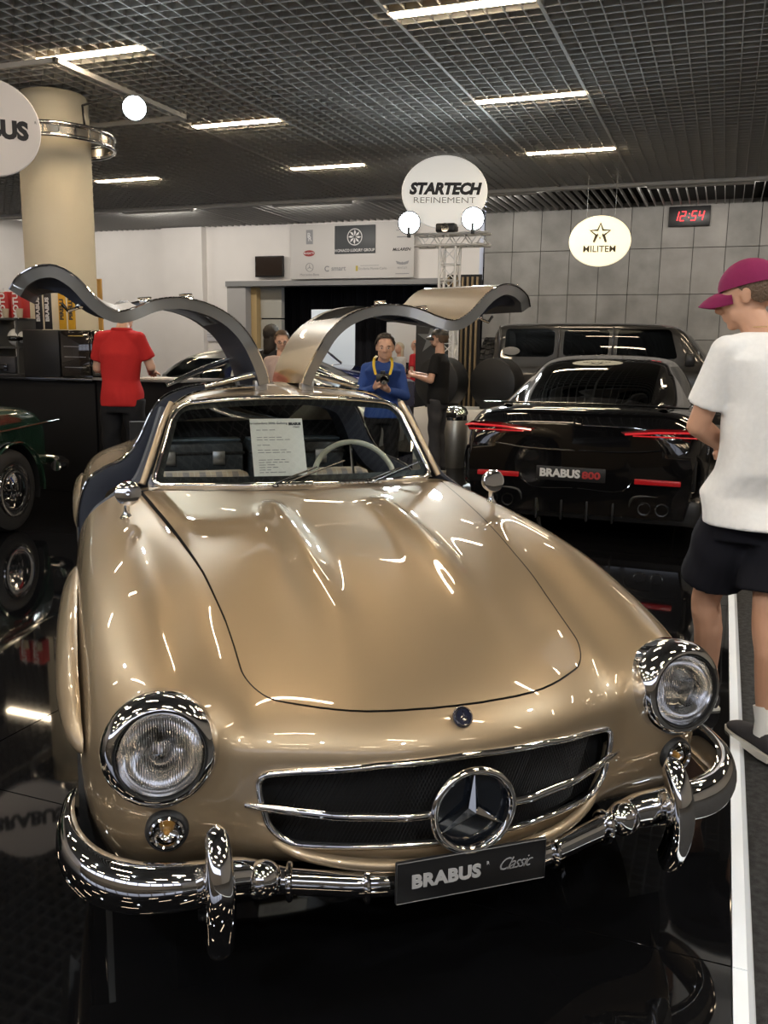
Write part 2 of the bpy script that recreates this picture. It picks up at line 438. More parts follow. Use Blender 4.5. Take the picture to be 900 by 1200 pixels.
# ---------------- gullwing sports car ----------------
CX, CY, TH = -0.4115, 1.7088, math.radians(39.006)
car = thing('gullwing_sports_car', 'champagne metallic classic gullwing coupe with both doors raised and chrome bumper', 'car', (CX, CY, 0), TH)
A = [
 [(0,.093,.632),(.15,.103,.629),(.29,.143,.622),(.40,.203,.608),(.49,.245,.612),(.575,.24,.672),(.655,.25,.738)],
 [(0,.16,.690),(.15,.17,.688),(.29,.205,.680),(.41,.275,.662),(.49,.31,.672),(.575,.31,.722),(.655,.34,.758)],
 [(0,.30,.745),(.15,.305,.743),(.29,.335,.731),(.42,.385,.708),(.50,.42,.718),(.58,.44,.765),(.655,.46,.794)],
 [(0,.45,.793),(.15,.45,.790),(.29,.47,.777),(.425,.51,.755),(.505,.54,.757),(.585,.56,.800),(.66,.58,.820)],
 [(0,.65,.845),(.15,.65,.842),(.30,.66,.831),(.44,.68,.815),(.515,.70,.808),(.59,.72,.843),(.665,.74,.858)],
 [(0,.87,.887),(.16,.87,.885),(.31,.875,.875),(.455,.885,.860),(.525,.9,.850),(.60,.91,.873),(.67,.92,.885)],
 [(0,1.12,.920),(.17,1.12,.919),(.33,1.125,.911),(.48,1.13,.897),(.55,1.14,.885),(.62,1.15,.895),(.68,1.16,.904)],
 [(0,1.42,.945),(.19,1.43,.944),(.36,1.44,.938),(.51,1.46,.928),(.58,1.47,.917),(.64,1.48,.916),(.695,1.5,.916)],
 [(0,1.72,.957),(.2,1.73,.957),(.39,1.765,.956),(.54,1.81,.953),(.61,1.85,.945),(.665,1.87,.932),(.71,1.88,.915)]]
B = [
 [(0,.083,.592),(.15,.093,.590),(.29,.135,.580),(.41,.205,.562),(.50,.24,.557),(.585,.222,.60),(.665,.222,.635),
  (.752,.32,.672),(.785,.46,.715),(.792,.60,.745),(.795,.76,.785),(.80,.94,.812),(.805,1.18,.832),(.812,1.52,.842),(.815,1.88,.845)],
 [(0,.083,.485),(.15,.095,.485),(.29,.14,.48),(.415,.205,.475),(.51,.228,.475),(.60,.205,.50),(.69,.215,.53),
  (.785,.30,.565),(.82,.44,.60),(.832,.60,.64),(.838,.77,.68),(.842,.96,.71),(.845,1.2,.73),(.85,1.53,.74),(.85,1.88,.74)],
 [(0,.083,.390),(.15,.097,.390),(.29,.145,.391),(.41,.205,.398),(.51,.225,.41),(.60,.21,.42),(.69,.222,.43),
  (.785,.30,.44),(.825,.44,.46),(.845,.60,.48),(.853,.77,.52),(.855,.96,.55),(.858,1.2,.56),(.858,1.53,.56),(.858,1.88,.56)],
 [(0,.070,.350),(.15,.085,.350),(.29,.135,.350),(.41,.2,.352),(.51,.235,.355),(.60,.23,.36),(.69,.24,.365),
  (.775,.31,.37),(.812,.45,.37),(.835,.61,.37),(.845,.78,.38),(.848,.96,.38),(.85,1.2,.38),(.85,1.53,.38),(.85,1.88,.38)],
 [(0,.13,.315),(.15,.145,.315),(.29,.19,.315),(.41,.25,.31),(.51,.28,.31),(.60,.28,.31),(.68,.29,.31),
  (.75,.36,.30),(.79,.48,.28),(.81,.63,.25),(.82,.79,.22),(.82,.97,.2),(.82,1.2,.2),(.82,1.53,.2),(.82,1.88,.2)]]
def half_cage(A, B):
    idx = {}; V = []; F = []
    def vid(p):
        k = tuple(round(c, 5) for c in p)
        if k not in idx: idx[k] = len(V); V.append(p)
        return idx[k]
    for s in (1, -1):
        mir = lambda p: (p[0]*s, p[1], p[2])
        fl = (lambda q: q) if s == 1 else (lambda q: q[::-1])
        for j in range(len(A)-1):
            for i in range(len(A[0])-1):
                F.append(fl(tuple(vid(mir(p)) for p in (A[j][i], A[j][i+1], A[j+1][i+1], A[j+1][i]))))
        top = list(A[0])+[A[j][-1] for j in range(1, len(A))]
        rows = [top]+B
        for k in range(len(rows)-1):
            for m in range(len(top)-1):
                F.append(fl(tuple(vid(mir(p)) for p in (rows[k][m], rows[k+1][m], rows[k+1][m+1], rows[k][m+1]))))
    return V, F
V, F = half_cage(A, B)
V, F = evalmesh(V, F, 4)
def bulge(V):
    x, y, z = np.abs(V[:, 0]), V[:, 1], V[:, 2]
    am = 0.034*smoothstep(0.20, 0.95, y)*(1-smoothstep(1.28, 1.50, y))
    w = 0.052-0.012*smoothstep(.5, 1.3, y)
    xc = 0.197
    V = V.copy(); V[:, 2] += am*np.exp(-((x-xc)/w)**2)*(z > .6); return V
V = bulge(V)
# hood outline half-width as function of y and front edge as function of x
hy = np.array([.30,.34,.41,.507,.607,.714,.867,1.05,1.28,1.50,1.9]); hx = np.array([.448,.450,.453,.457,.463,.474,.487,.511,.541,.57,.62])
def fhood(V):
    x, y = np.abs(V[:, 0]), V[:, 1]
    yf = np.interp(x, [0,.06,.12,.16,.206,.24,.273,.305,.335,.38,.46], [.158,.160,.167,.174,.186,.199,.215,.234,.255,.288,.350])
    a = np.interp(y, hy, hx)-x; b = (y-yf)*0.8; r = 0.06
    a2, b2 = r-a, r-b
    inside = r-np.sqrt(np.maximum(a2, 0)**2+np.maximum(b2, 0)**2)
    return np.where((a2 > 0) & (b2 > 0), inside, np.minimum(a, b))
def fcowl(V):   # hood rear edge near the windscreen
    return 1.62+0.16*(np.abs(V[:, 0])/0.57)**2 - V[:, 1]
def farch(V, yc, zc=.33, r=.345):
    return np.where(np.abs(V[:, 0]) > .6, (np.hypot((V[:, 1]-yc)/.37, (V[:, 2]-zc)/.325)-1)*.3, 1.0)
def fgrille(V):
    x, y, z = np.abs(V[:, 0]), V[:, 1], V[:, 2]
    zt = np.interp(x, [0,.2,.35,.44], [.592,.583,.562,.545]); zb = np.interp(x, [0,.2,.34,.44], [.392,.390,.384,.384])
    a = (.448-x)-np.clip((.5-z), 0, .12)*.25; t = zt-z; b = z-zb
    def rnd(p, q, r):
        P, Q = r-p, r-q
        return np.where((P > 0) & (Q > 0), r-np.sqrt(np.maximum(P, 0)**2+np.maximum(Q, 0)**2), np.minimum(p, q))
    g = np.minimum(rnd(a, t, .02), rnd(a, b, .06))
    return np.where((z < .66) & (y < .4), g, -1.0)
WB = 2.40; AY = 0.83
def ring_cut(V, F, g, ge=0.0):
    return clip(V, F, g)
# split off
bodyV, bodyF, gc = clip(V, F, -fgrille(V))
grille_loop = chains(bodyV, gc)[0]
bodyV, bodyF, ac = clip(bodyV, bodyF, farch(bodyV, AY))
def flamp(V):
    x, y, z = np.abs(V[:, 0]), V[:, 1], V[:, 2]
    a = np.hypot(x-.652, z-.616)-.104; b = np.hypot(x-.649, z-.446)-.040
    return np.where(y < .40, np.minimum(a, b), 1.0)
bodyV, bodyF, _ = clip(bodyV, bodyF, flamp(bodyV))
under = (bodyV.copy(), list(bodyF))
hoodV, hoodF, _ = clip(bodyV, bodyF, np.minimum(np.where(bodyV[:, 2] > .64, fhood(bodyV), -1), fcowl(bodyV))-0.0022)
g2 = -np.minimum(np.where(bodyV[:, 2] > .64, fhood(bodyV), -1), fcowl(bodyV))
gapw = np.where((bodyV[:, 0] < 0) & (bodyV[:, 1] > .6), 0.0025+0.009*smoothstep(.6, 1.5, bodyV[:, 1]), 0.0018)
bodyV, bodyF, _ = clip(bodyV, bodyF, g2-gapw)
# below-door opening cut line at side: keep as is
G().add(bodyV, bodyF).build('front_body', PAINT, car, fix=False, ang=60)
G().add(hoodV, hoodF).build('hood', PAINT, car, fix=False, ang=60)
# dark shell beneath the shut lines
uv, uf, _ = clip(under[0], under[1], np.where((under[0][:, 2] > .6), np.where(under[0][:, 1] > .12, 1.0, -1.0), -1.0))
uv = uv.copy(); uv[:, 2] -= 0.014
G().add(uv, uf).build('inner_panel', BLACK, car, fix=False)
def closed_tube(name, loop, r, m, parent, off=(0,0,0), step=0.012, n=10, sec=None):
    P = resample(loop[0], step, loop[1])
    P = [tuple(Vector(p)+Vector(off)) for p in P]
    return G().tube(P, r, n, closed=loop[1], sec=sec).build(name, m, parent)
gl = thing_g = G()
# grille: chrome surround, mesh, bar, star
gr = closed_tube('grille_surround', grille_loop, 0.0085, CHROME, car, off=(0,-0.002,0))
# silver inner flange deeper in
def yface(x):  # face y at |x|
    return float(np.interp(abs(x), [0,.15,.29,.41,.5], [.083,.095,.14,.205,.235]))
g = G(); nx, nz = 60, 8
for i in range(nx+1):
    x = -.46+.92*i/nx
    for j in range(nz+1): g.v.append((x, yface(x)+.05, .36+.26*j/nz))
for i in range(nx):
    for j in range(nz): a = i*(nz+1)+j; g.f.append((a, a+nz+1, a+nz+2, a+1))
g.build('grille_backing', BLACK, car)
g = G()
for sgn in (1, -1):
    for k in range(110):
        x = -.48+.96*k/110; P = []
        for t in (0, .5, 1): xx = x+sgn*.11*(t-.5); P.append((xx, yface(xx)+.043, .375+.23*t))
        if abs(P[0][0]) < .45 and abs(P[2][0]) < .45: g.tube(P, .0011, 3, caps=False)
tag(g.build('grille_mesh', mat('mesh_black', (.012,.012,.013), .5, .2), car), kind='stuff')
for s in (-1, 1):
    P = [(s*x, yface(x)-.028+(0.018 if x > .4 else 0)*((x-.4)/.075), .475-.0*x) for x in np.linspace(.09, .478, 14)]
    r = [.0105]*12+[.0100,.006]
    G().tube(P, r, 12, sec=[(0.75*math.cos(2*PI*k/12), math.sin(2*PI*k/12)) for k in range(12)]).build('grille_bar', CHROME, car)
star = G()
cz, cy0 = .478, .048
P = [(.094*math.cos(a), cy0, cz+.094*math.sin(a)) for a in np.linspace(0, 2*PI, 48, endpoint=False)]
star.tube(P, .0095, 12, closed=True)
so = star.build('grille_emblem_ring', CHROME, car)
g = G()
def star3(g, c, R, w, d, yoff=0, M=None):
    """three pointed star in local XY, thickness along z"""
    pts = []
    for k in range(3):
        a = PI/2+2*PI*k/3; b = a+PI/3
        pts += [(R*math.cos(a), R*math.sin(a), 0), (w*math.cos(b), w*math.sin(b), 0)]
    v = pts+[(0,0,d),(0,0,-d*.4)]
    f = [(i, (i+1) % 6, 6) for i in range(6)]+[((i+1) % 6, i, 7) for i in range(6)]
    v = [M @ Vector(p) for p in v]; g.add(v, f)
MF = frame((0, cy0, cz), (1,0,0), (0,0,1))
star3(g, None, .094, .014, .014, M=MF)
g.build('grille_star', CHROME, car, smooth=False)
G().lathe([(0.001,0),(.094,0)], 40, M=frame((0, cy0+.018, cz), (1,0,0), (0,0,1))).build('emblem_plate', mat('emblem_dark', (.006,.008,.012), .1, coat=1), car)
# small hood badge
MB = frame((0, .122, .667), (1,0,0), (0,.52,.85))
G().lathe([(0.001,.004),(.017,.004),(.0215,.003),(.024,0),(.024,-.004)], 32, M=MB).build('hood_badge', mat('badge_blue', (.012,.014,.03), .15, coat=1), car)
g = G(); star3(g, None, .016, .0035, .005, M=MB @ Tr(0,0,.004)); g.tube([MB @ Vector((.0195*math.cos(a), .0195*math.sin(a), .005)) for a in np.linspace(0, 2*PI, 32, endpoint=False)], .0015, 6, closed=True)
g.build('badge_star', CHROME, car, smooth=False)
# silver lip under grille
P = cr([(-.46,.235,.50),(-.452,.232,.45),(-.425,.222,.392),(-.36,.172,.362),(-.25,.105,.358),(-.12,.067,.356),(0,.055,.356),(.12,.067,.356),(.25,.105,.358),(.36,.172,.362),(.425,.222,.392),(.452,.232,.45),(.46,.235,.50)], 5)
G().tube(P, [.004]+[.0135]*(len(P)-2)+[.004], 12).build('grille_lip', PAINT, car)
# headlights
RIBG = mat('headlamp_glass', (1,1,1), 0.0, trans=1.0, ior=1.35)
REFL = mat('lamp_reflector', (.97,.97,.97), .10, 1.0)
def headlight(s):
    c = Vector((s*.655, .243, .620)); d = Vector((s*.07, -1, .10)).normalized()
    M = frame(c, Vector((1, s*.07, 0)), Vector((0,.10,1)))  # local z = -y dir
    h = G().lathe([(.112,-.13),(.120,-.06),(.126,-.02),(.127,0),(.124,.018),(.116,.034),(.106,.043),(.099,.044),(.095,.040),(.0935,.030),(.0935,.018)], 56, M=M).build('headlight', CHROME, car)
    prof = [(0.0005,.052)]+[(.094*math.sin(t), .030+.022*(math.cos(t)-math.cos(1.2))/(1-math.cos(1.2))) for t in np.linspace(.15, 1.2, 10)]
    prof = [(r if r < .0925 else .0925, z) for r, z in prof]
    g = G(); n = 96; m = len(prof)
    for k in range(n):
        a = 2*PI*k/n
        for r, z in prof:
            x, y = r*math.cos(a)*1.0, r*math.sin(a)
            g.v.append(tuple(M @ Vector((x, y, z))))
    for k in range(n):
        for i in range(m-1): g.f.append((k*m+i, ((k+1) % n)*m+i, ((k+1) % n)*m+i+1, k*m+i+1))
    g.build('lens', FLG, h)
    G().lathe([(.0925,.032),(.0915,.02),(.087,.0),(.078,-.02),(.064,-.038),(.046,-.052),(.024,-.062),(.0005,-.065)], 40, M=M).build('reflector', REFL, h)
    G().lathe([(.0005,.022),(.012,.02),(.016,.008),(.016,-.01),(.010,-.045)], 20, M=M).build('bulb_shield', CHROME, h)
    g = G().tube([tuple(M @ Vector((.035*math.cos(a), .035*math.sin(a), .0505))) for a in np.linspace(0, 2*PI, 36, endpoint=False)], .0012, 6, closed=True)
    g.build('lens_circle', HLG, h)
    g = G().lathe([(.098,.0425),(.0975,.0455),(.0945,.0445),(.0925,.036)], 48, M=M).build('gasket', mat('gasket_black', (.01,.01,.01), .4), h)
    # indicator lamp
    c2 = Vector((s*.649, .212, .446)); M2 = frame(c2, Vector((1, s*.1, 0)), Vector((0,.05,1)))
    f = G().lathe([(.046,-.02),(.047,0),(.044,.010),(.040,.013),(.036,.010),(.036,-.01)], 36, M=M2).build('indicator', RUBBER, car)
    G().lathe([(.115,-.09),(.115,.0)], 40, M=M).build('bucket', BLACK, h)
    G().lathe([(.037,.008),(.037,.016),(.033,.019),(.029,.016),(.029,.008)], 36, M=M2).build('rim', CHROME, f)
    G().lathe([(.0295,.012),(.026,.018),(.018,.022),(.009,.024),(.0005,.0245)], 28, M=M2).build('lens', HLG, f)
    G().lathe([(.0295,.006),(.02,-.004),(.0005,-.008)], 28, M=M2).build('reflector', REFL, f)
    G().lathe([(.0005,.014),(.006,.012),(.008,.004),(.008,-.006)], 12, M=M2).build('bulb', mat('amber', (.5,.26,.06), .3), f)
HLG = thinglass('lamp_lens', (.93,.93,.93))
FLG = mat('fluted_lens', (1,1,1), 0.0, trans=1.0, ior=1.22)
def _flute(m):
    nt = m.node_tree; tc = nt.nodes.new('ShaderNodeTexCoord'); w = nt.nodes.new('ShaderNodeTexWave'); w.bands_direction = 'X'; w.inputs['Scale'].default_value = 62; w.inputs['Distortion'].default_value = 0.0
    nt.links.new(tc.outputs['Object'], w.inputs['Vector']); bp = nt.nodes.new('ShaderNodeBump'); bp.inputs['Strength'].default_value = .7; bp.inputs['Distance'].default_value = .002
    nt.links.new(w.outputs['Fac'], bp.inputs['Height'])
    for n in nt.nodes:
        if n.type == 'BSDF_PRINCIPLED': nt.links.new(bp.outputs[0], n.inputs['Normal'])
_flute(FLG)
for s in (-1, 1): headlight(s)
# mirrors on the fenders
for s in (-1, 1):
    g = G().tube([(s*.675,1.455,.905),(s*.675,1.452,.925),(s*.672,1.448,.95),(s*.668,1.445,.965)], [.022,.010,.009,.013], 14)
    g.lathe([(.0005,-.036),(.016,-.034),(.032,-.022),(.041,-.002),(.043,.012),(.042,.022),(.038,.024),(.0005,.022)], 30, M=frame((s*.668,1.440,.992), (1,0,0), (0,.12,1)))
    g.build('fender_mirror', CHROME, car)
# bumper
path = [(0,.085,.305),(.12,.088,.305),(.23,.100,.308),(.33,.125,.315),(.40,.142,.322),(.455,.155,.332),(.50,.150,.345),(.56,.135,.355),(.64,.130,.360),(.72,.150,.362),(.79,.200,.366),(.835,.275,.372),(.852,.36,.380),(.850,.45,.39),(.842,.50,.40)]
hts = [.030,.030,.030,.030,.031,.040,.046,.050,.054,.057,.060,.062,.060,.050,.028]
dep = [.022,.022,.022,.022,.023,.030,.034,.036,.038,.040,.040,.038,.032,.024,.012]
Pth = cr(path, 5); hh = np.interp(np.linspace(0, len(path)-1, len(Pth)), range(len(path)), hts); dd = np.interp(np.linspace(0, len(path)-1, len(Pth)), range(len(path)), dep)
for s in (-1, 1):
    rings = []
    for i, p in enumerate(Pth):
        a = Vector(Pth[min(i+1, len(Pth)-1)])-Vector(Pth[max(i-1, 0)]); a.z = 0; a.normalize()
        nrm = Vector((a.y, -a.x, 0))   # outward
        ring = []
        for t in np.linspace(-PI*.62, PI*.62, 17):
            q = Vector(p)+nrm*(dd[i]*(math.cos(t)))+Vector((0,0,hh[i]*math.sin(t)))
            ring.append((s*q.x, q.y, q.z))
        for t in np.linspace(PI*.62, -PI*.62, 9)[1:-1]:
            q = Vector(p)+nrm*(dd[i]*(math.cos(t))-.006*1)+Vector((0,0,hh[i]*.9*math.sin(t)))
            ring.append((s*q.x, q.y, q.z))
        rings.append(ring)
    G().loft(rings).build('bumper_side', CHROME, car, ang=70)
    # clamp bands
    for (bx, by, bz, r) in ((.23,.100,.308,.036),(.395,.140,.321,.038)):
        t = Vector((1, .18 if bx < .3 else .28, .05)).normalized(); t2 = Vector((s*t.x, t.y, t.z))
        M = frame((s*bx, by, bz), Vector((s*t.y*-1, t.x, 0)), (0,0,1))
        P = [tuple(M @ Vector((.78*r*math.cos(a), r*math.sin(a), 0))) for a in np.linspace(0, 2*PI, 28, endpoint=False)]
        G().tube(P, .0075, 8, closed=True).build('bumper_clamp', CHROME, car)
    # knuckle swelling between inner tube and overrider
    G().ell((s*.455,.143,.335), (.045,.036,.045), n=20, m=14).build('bumper_knuckle', CHROME, car)
    # overrider
    pts = cr([(s*.556,.118,.478),(s*.556,.092,.470),(s*.556,.068,.440),(s*.556,.052,.395),(s*.556,.048,.345),(s*.556,.058,.290),(s*.556,.078,.240),(s*.556,.092,.222)], 5)
    n = len(pts); rings = []
    for i, p in enumerate(pts):
        t = i/(n-1); w = float(np.interp(t, [0,.06,.2,.5,.85,.97,1], [.012,.024,.027,.031,.029,.024,.012]))
        a = (Vector(pts[min(i+1, n-1)])-Vector(pts[max(i-1, 0)])).normalized(); nr = Vector((0, a.z, -a.y)).normalized()
        if nr.y > 0: nr = -nr
        ring = []
        for k in range(20):
            th = 2*PI*k/20; cx = math.cos(th); sx = math.sin(th)
            f = abs(cx)**.6*(1 if cx > 0 else -1)
            dn = sx*.022 if sx > 0 else sx*.040
            q = Vector(p)+nr*dn+Vector((w*f, 0, 0)); ring.append(tuple(q))
        rings.append(ring)
    G().loft(rings).build('overrider', CHROME, car, ang=50)
# license plate
pt = thing_o = G().box((-.182,.040,.286),(.182,.048,.386), .003).build('number_plate', mat('plate_dark', (.010,.010,.011), .35), car)
SILV = mat('plate_silver', (.42,.42,.43), .4)
G().tube([(-.180,.0385,.288),(.180,.0385,.288),(.180,.0385,.384),(-.180,.0385,.384)], .0013, 4, closed=True).build('plate_edge', mat('plate_edge', (.12,.12,.125), .4), pt)
MP = frame((0,.0385,.336), (1,0,0), (0,0,1))
text('lettering', 'BRABUS', .042, MP @ Tr(-.064, -.002, 0), SILV, pt, bold=.002, sx=1.06, space=1.05)
text('lettering', 'R', .012, MP @ Tr(.036, .013, 0), SILV, pt)
text('lettering', 'Classic', .042, MP @ Tr(.100, .002, 0), mat('plate_grey', (.26,.26,.27), .4), pt, shear=.6, sx=.86, space=.84, bold=-.0006)
# wheels
def wheel(name, x, y, R=.325, w=.17, cap=True, parent=car, zc=None, m_hub=CHROME, s=1):
    zc = zc if zc is not None else FLOORZ+R
    M = Tr(x, y, zc) @ Matrix.Rotation(PI/2*s, 4, 'Y')
    k = w/2
    t = G().lathe([(R*.66,-k),(R*.80,-k*1.05),(R*.96,-k*.85),(R,-k*.5),(R,k*.5),(R*.96,k*.85),(R*.80,k*1.05),(R*.66,k)], 48, M=M).build(name, RUBBER, parent)
    G().lathe([(R*.66,k*.95),(R*.69,k*1.02),(R*.64,k*1.0),(R*.60,k*.7),(R*.50,k*.55),(R*.42,k*.62),(R*.36,k*.9),(R*.22,k*.97),(R*.15,k*1.12),(.001,k*1.15)], 48, M=M).build('hub', m_hub, t)
    return t
wheel('wheel', -.70, AY, s=-1); wheel('wheel', .70, AY); wheel('wheel', -.715, AY+WB, s=-1); wheel('wheel', .715, AY+WB)
# wheel wells (dark liners)
for s in (-1, 1):
    for yc in (AY, AY+WB):
        g = G(); n = 24
        for k in range(n+1):
            a = -.35+(PI+.7)*k/n
            for x in (.50, .835): g.v.append((s*x, yc+.372*math.cos(a), .33+.327*math.sin(a)))
        for k in range(n): g.f.append((2*k, 2*k+1, 2*k+3, 2*k+2))
        g.build('wheel_liner', BLACK, car)
        # long blister flare above the arch
        dy = yc-AY; fy = cr([(.42,0,.555),(.47,0,.585),(.54,0,.615),(.68,0,.650),(.88,0,.675),(1.10,0,.692),(1.32,0,.698),(1.52,0,.694),(1.66,0,.685)], 5)
        rings = []; n = len(fy)-1
        for k, q in enumerate(fy):
            t = k/n; pr = math.sin(PI*t)**.55; out = .046*pr+.001; hgt = .060*pr+.006
            xb = float(np.interp(q[0], [.40,.47,.6,.8,1.0,1.5], [.815,.828,.838,.842,.845,.848]))+(.008 if dy > 0 else 0); ring = []
            for (u, v) in ((-.25,-.75),(.3,-.72),(.75,-.55),(1.0,-.25),(.97,.05),(.75,.35),(.35,.65),(.0,.85),(-.25,.8)):
                ring.append((s*(xb+out*u), q[0]+dy, q[2]+hgt*v))
            rings.append(ring)
        G().loft(rings).build('wheel_arch_flare', PAINT, car, ang=60)
# windshield
def wspt(u, v):   # u -1..1, v 0..1
    b = Vector((.572*u, 1.715+.10*u*u, .958)); t = Vector((.462*u, 1.955+.02*u*u, 1.285-.028*u*u))
    p = b.lerp(t, v); p.y -= .018*math.sin(PI*v)*(1-u*u)*0.5; return p
nu, nv = 60, 30; Wv = []; uvs = []
for i in range(nu+1):
    for j in range(nv+1):
        u = -1+2*i/nu; v = j/nv; Wv.append(tuple(wspt(u, v))); uvs.append((u, v))
Wf = [(i*(nv+1)+j, (i+1)*(nv+1)+j, (i+1)*(nv+1)+j+1, i*(nv+1)+j+1) for i in range(nu) for j in range(nv)]
def fws(u, v, e=0):
    X = (1-abs(u))*.55-e; Yb = v*.34-e; Yt = (1-v)*.34-e; r = .05
    def rn(p, q, r):
        P, Q = r-p, r-q
        return r-math.hypot(P, Q) if (P > 0 and Q > 0) else min(p, q)
    return min(rn(X, Yb, .035), rn(X, Yt, .075))
gv = [fws(*t) for t in uvs]
gV, gF, gE = clip(Wv, Wf, np.array(gv)-0.003)
lp = chains(gV, gE)[0]
wso = G().add(gV, gF).build('windshield', WSGLASS, car, fix=False)
closed_tube('windshield_frame', lp, .0105, CHROME, car, step=.02)
# wide dark rubber inside frame
gV2, gF2, gE2 = clip(Wv, Wf, np.array(gv)-0.016)
gV3, gF3, _ = clip(gV, gF, -np.array([0.0]*len(gV))-1) if False else (None, None, None)
rv, rf, _ = clip(Wv, Wf, np.minimum(np.array(gv)-.001, .034-np.array(gv)))
rv = rv.copy(); rv[:, 1] += .006
G().add(rv, rf).build('windshield_seal', SATIN, car, fix=False)
# wipers
def wsn(u, v, off): p = wspt(u, v); return (p.x, p.y-off, p.z+off*.5)
for (u0, v0, u1, v1, ub0, vb0, ub1, vb1) in ((-.20,.0,.10,.17,.0,.10,.32,.22),(.46,.0,.74,.12,.58,.05,.93,.17)):
    g = G().tube([wsn(u0, v0, .02), wsn((u0+u1)/2, (v0+v1)/2, .03), wsn(u1, v1, .02)], [.006,.004,.0035], 8)
    g.tube([wsn(ub0-.12, vb0-.08, .012), wsn(ub1, vb1+.02, .012)], .0035, 6)
    g.ell(wsn(u0, v0-.02, .012), (.012,.012,.01))
    g.build('wiper', mat('wiper_dark', (.05,.05,.05), .25, .8), car)
# cowl vents
g = G()
for k in range(-13, 14):
    x = k*.019+.05
    g.box((x-.006, 1.672, .962), (x+.006, 1.692, .967), .002)
tag(g.build('cowl_vent', STEEL, car), kind='stuff')
# greenhouse, roof and rear body
S = [
 [(0,1.965,1.290),(.17,1.965,1.287),(.33,1.97,1.277),(.435,1.965,1.252),(.487,1.945,1.195),(.545,1.88,1.06),(.605,1.83,.955),(.715,1.885,.913),(.80,1.885,.845),(.85,1.88,.70),(.858,1.88,.54),(.85,1.88,.38),(.82,1.88,.2)],
 [(0,2.15,1.318),(.17,2.15,1.314),(.34,2.15,1.300),(.455,2.15,1.265),(.51,2.13,1.19),(.565,2.11,1.06),(.635,2.1,.955),(.73,2.1,.908),(.81,2.1,.83),(.855,2.1,.69),(.86,2.1,.54),(.85,2.1,.36),(.82,2.1,.2)],
 [(0,2.45,1.332),(.17,2.45,1.328),(.34,2.45,1.312),(.46,2.45,1.272),(.515,2.45,1.19),(.57,2.45,1.06),(.64,2.45,.955),(.73,2.45,.91),(.81,2.45,.84),(.857,2.45,.70),(.862,2.45,.54),(.85,2.45,.36),(.82,2.45,.2)],
 [(0,2.76,1.318),(.17,2.76,1.313),(.33,2.76,1.295),(.45,2.76,1.245),(.515,2.76,1.165),(.575,2.76,1.04),(.645,2.76,.955),(.735,2.76,.913),(.815,2.76,.85),(.86,2.76,.71),(.865,2.76,.54),(.855,2.76,.36),(.82,2.76,.2)],
 [(0,3.1,1.270),(.16,3.1,1.265),(.31,3.1,1.242),(.42,3.1,1.19),(.49,3.1,1.11),(.565,3.1,1.02),(.65,3.1,.962),(.745,3.1,.935),(.825,3.1,.87),(.865,3.1,.73),(.87,3.1,.54),(.86,3.1,.36),(.82,3.1,.2)],
 [(0,3.5,1.135),(.15,3.5,1.13),(.30,3.5,1.11),(.40,3.5,1.07),(.48,3.5,1.01),(.57,3.5,.967),(.66,3.5,.945),(.76,3.5,.915),(.83,3.5,.85),(.865,3.5,.71),(.87,3.5,.54),(.86,3.5,.38),(.82,3.5,.24)],
 [(0,3.9,.985),(.15,3.9,.982),(.30,3.9,.97),(.40,3.9,.945),(.48,3.9,.915),(.57,3.9,.895),(.66,3.9,.87),(.74,3.9,.83),(.80,3.9,.76),(.83,3.9,.65),(.835,3.9,.52),(.82,3.9,.40),(.77,3.9,.30)],
 [(0,4.25,.83),(.15,4.25,.828),(.29,4.25,.82),(.38,4.25,.80),(.46,4.25,.775),(.54,4.25,.75),(.62,4.25,.72),(.68,4.24,.68),(.72,4.23,.62),(.75,4.2,.55),(.755,4.2,.47),(.74,4.2,.40),(.69,4.2,.34)],
 [(0,4.43,.62),(.14,4.43,.62),(.26,4.43,.615),(.34,4.43,.605),(.41,4.43,.59),(.48,4.42,.57),(.54,4.41,.55),(.58,4.40,.53),(.61,4.38,.50),(.62,4.37,.47),(.62,4.37,.44),(.61,4.37,.41),(.58,4.37,.38)]]
V = []; F = []; n = len(S[0]); idx = {}
def vid(p):
    k = tuple(round(c, 5) for c in p)
    if k not in idx: idx[k] = len(V); V.append(p)
    return idx[k]
for s in (1, -1):
    for a in range(len(S)-1):
        for b in range(n-1):
            q = [S[a][b], S[a][b+1], S[a+1][b+1], S[a+1][b]]; q = tuple(vid((s*p[0], p[1], p[2])) for p in q)
            F.append(q if s == 1 else q[::-1])
V, F = evalmesh(V, F, 3)
def faper(V):
    x, y, z = np.abs(V[:, 0]), V[:, 1], V[:, 2]
    yf = np.where(z > .95, 1.90+(z-.95)*.70, 1.90)
    yr = np.where(z > .95, 2.74-.10*(z-.95), 2.74)
    g = np.minimum(np.minimum(y-yf, yr-y), np.where(z > 1.1, x-.095, z-.52))
    return g
bV, bF, _ = clip(V, F, -faper(V))
# rear window cut
def frw(V): 
    x, y, z = np.abs(V[:, 0]), V[:, 1], V[:, 2]
    return np.where(z > 1.0, np.minimum(np.minimum(.36-.05*(y-3)-x, y-2.98), 3.66-y), -1)
rv, rf, _ = clip(bV, bF, frw(bV)); bV, bF, _ = clip(bV, bF, -frw(bV))
bV, bF, _ = clip(bV, bF, farch(bV, AY+WB))
G().add(bV, bF).build('rear_body', PAINT, car, fix=False, ang=60)
G().add(rv, rf).build('rear_window', TINTL, car, fix=False)
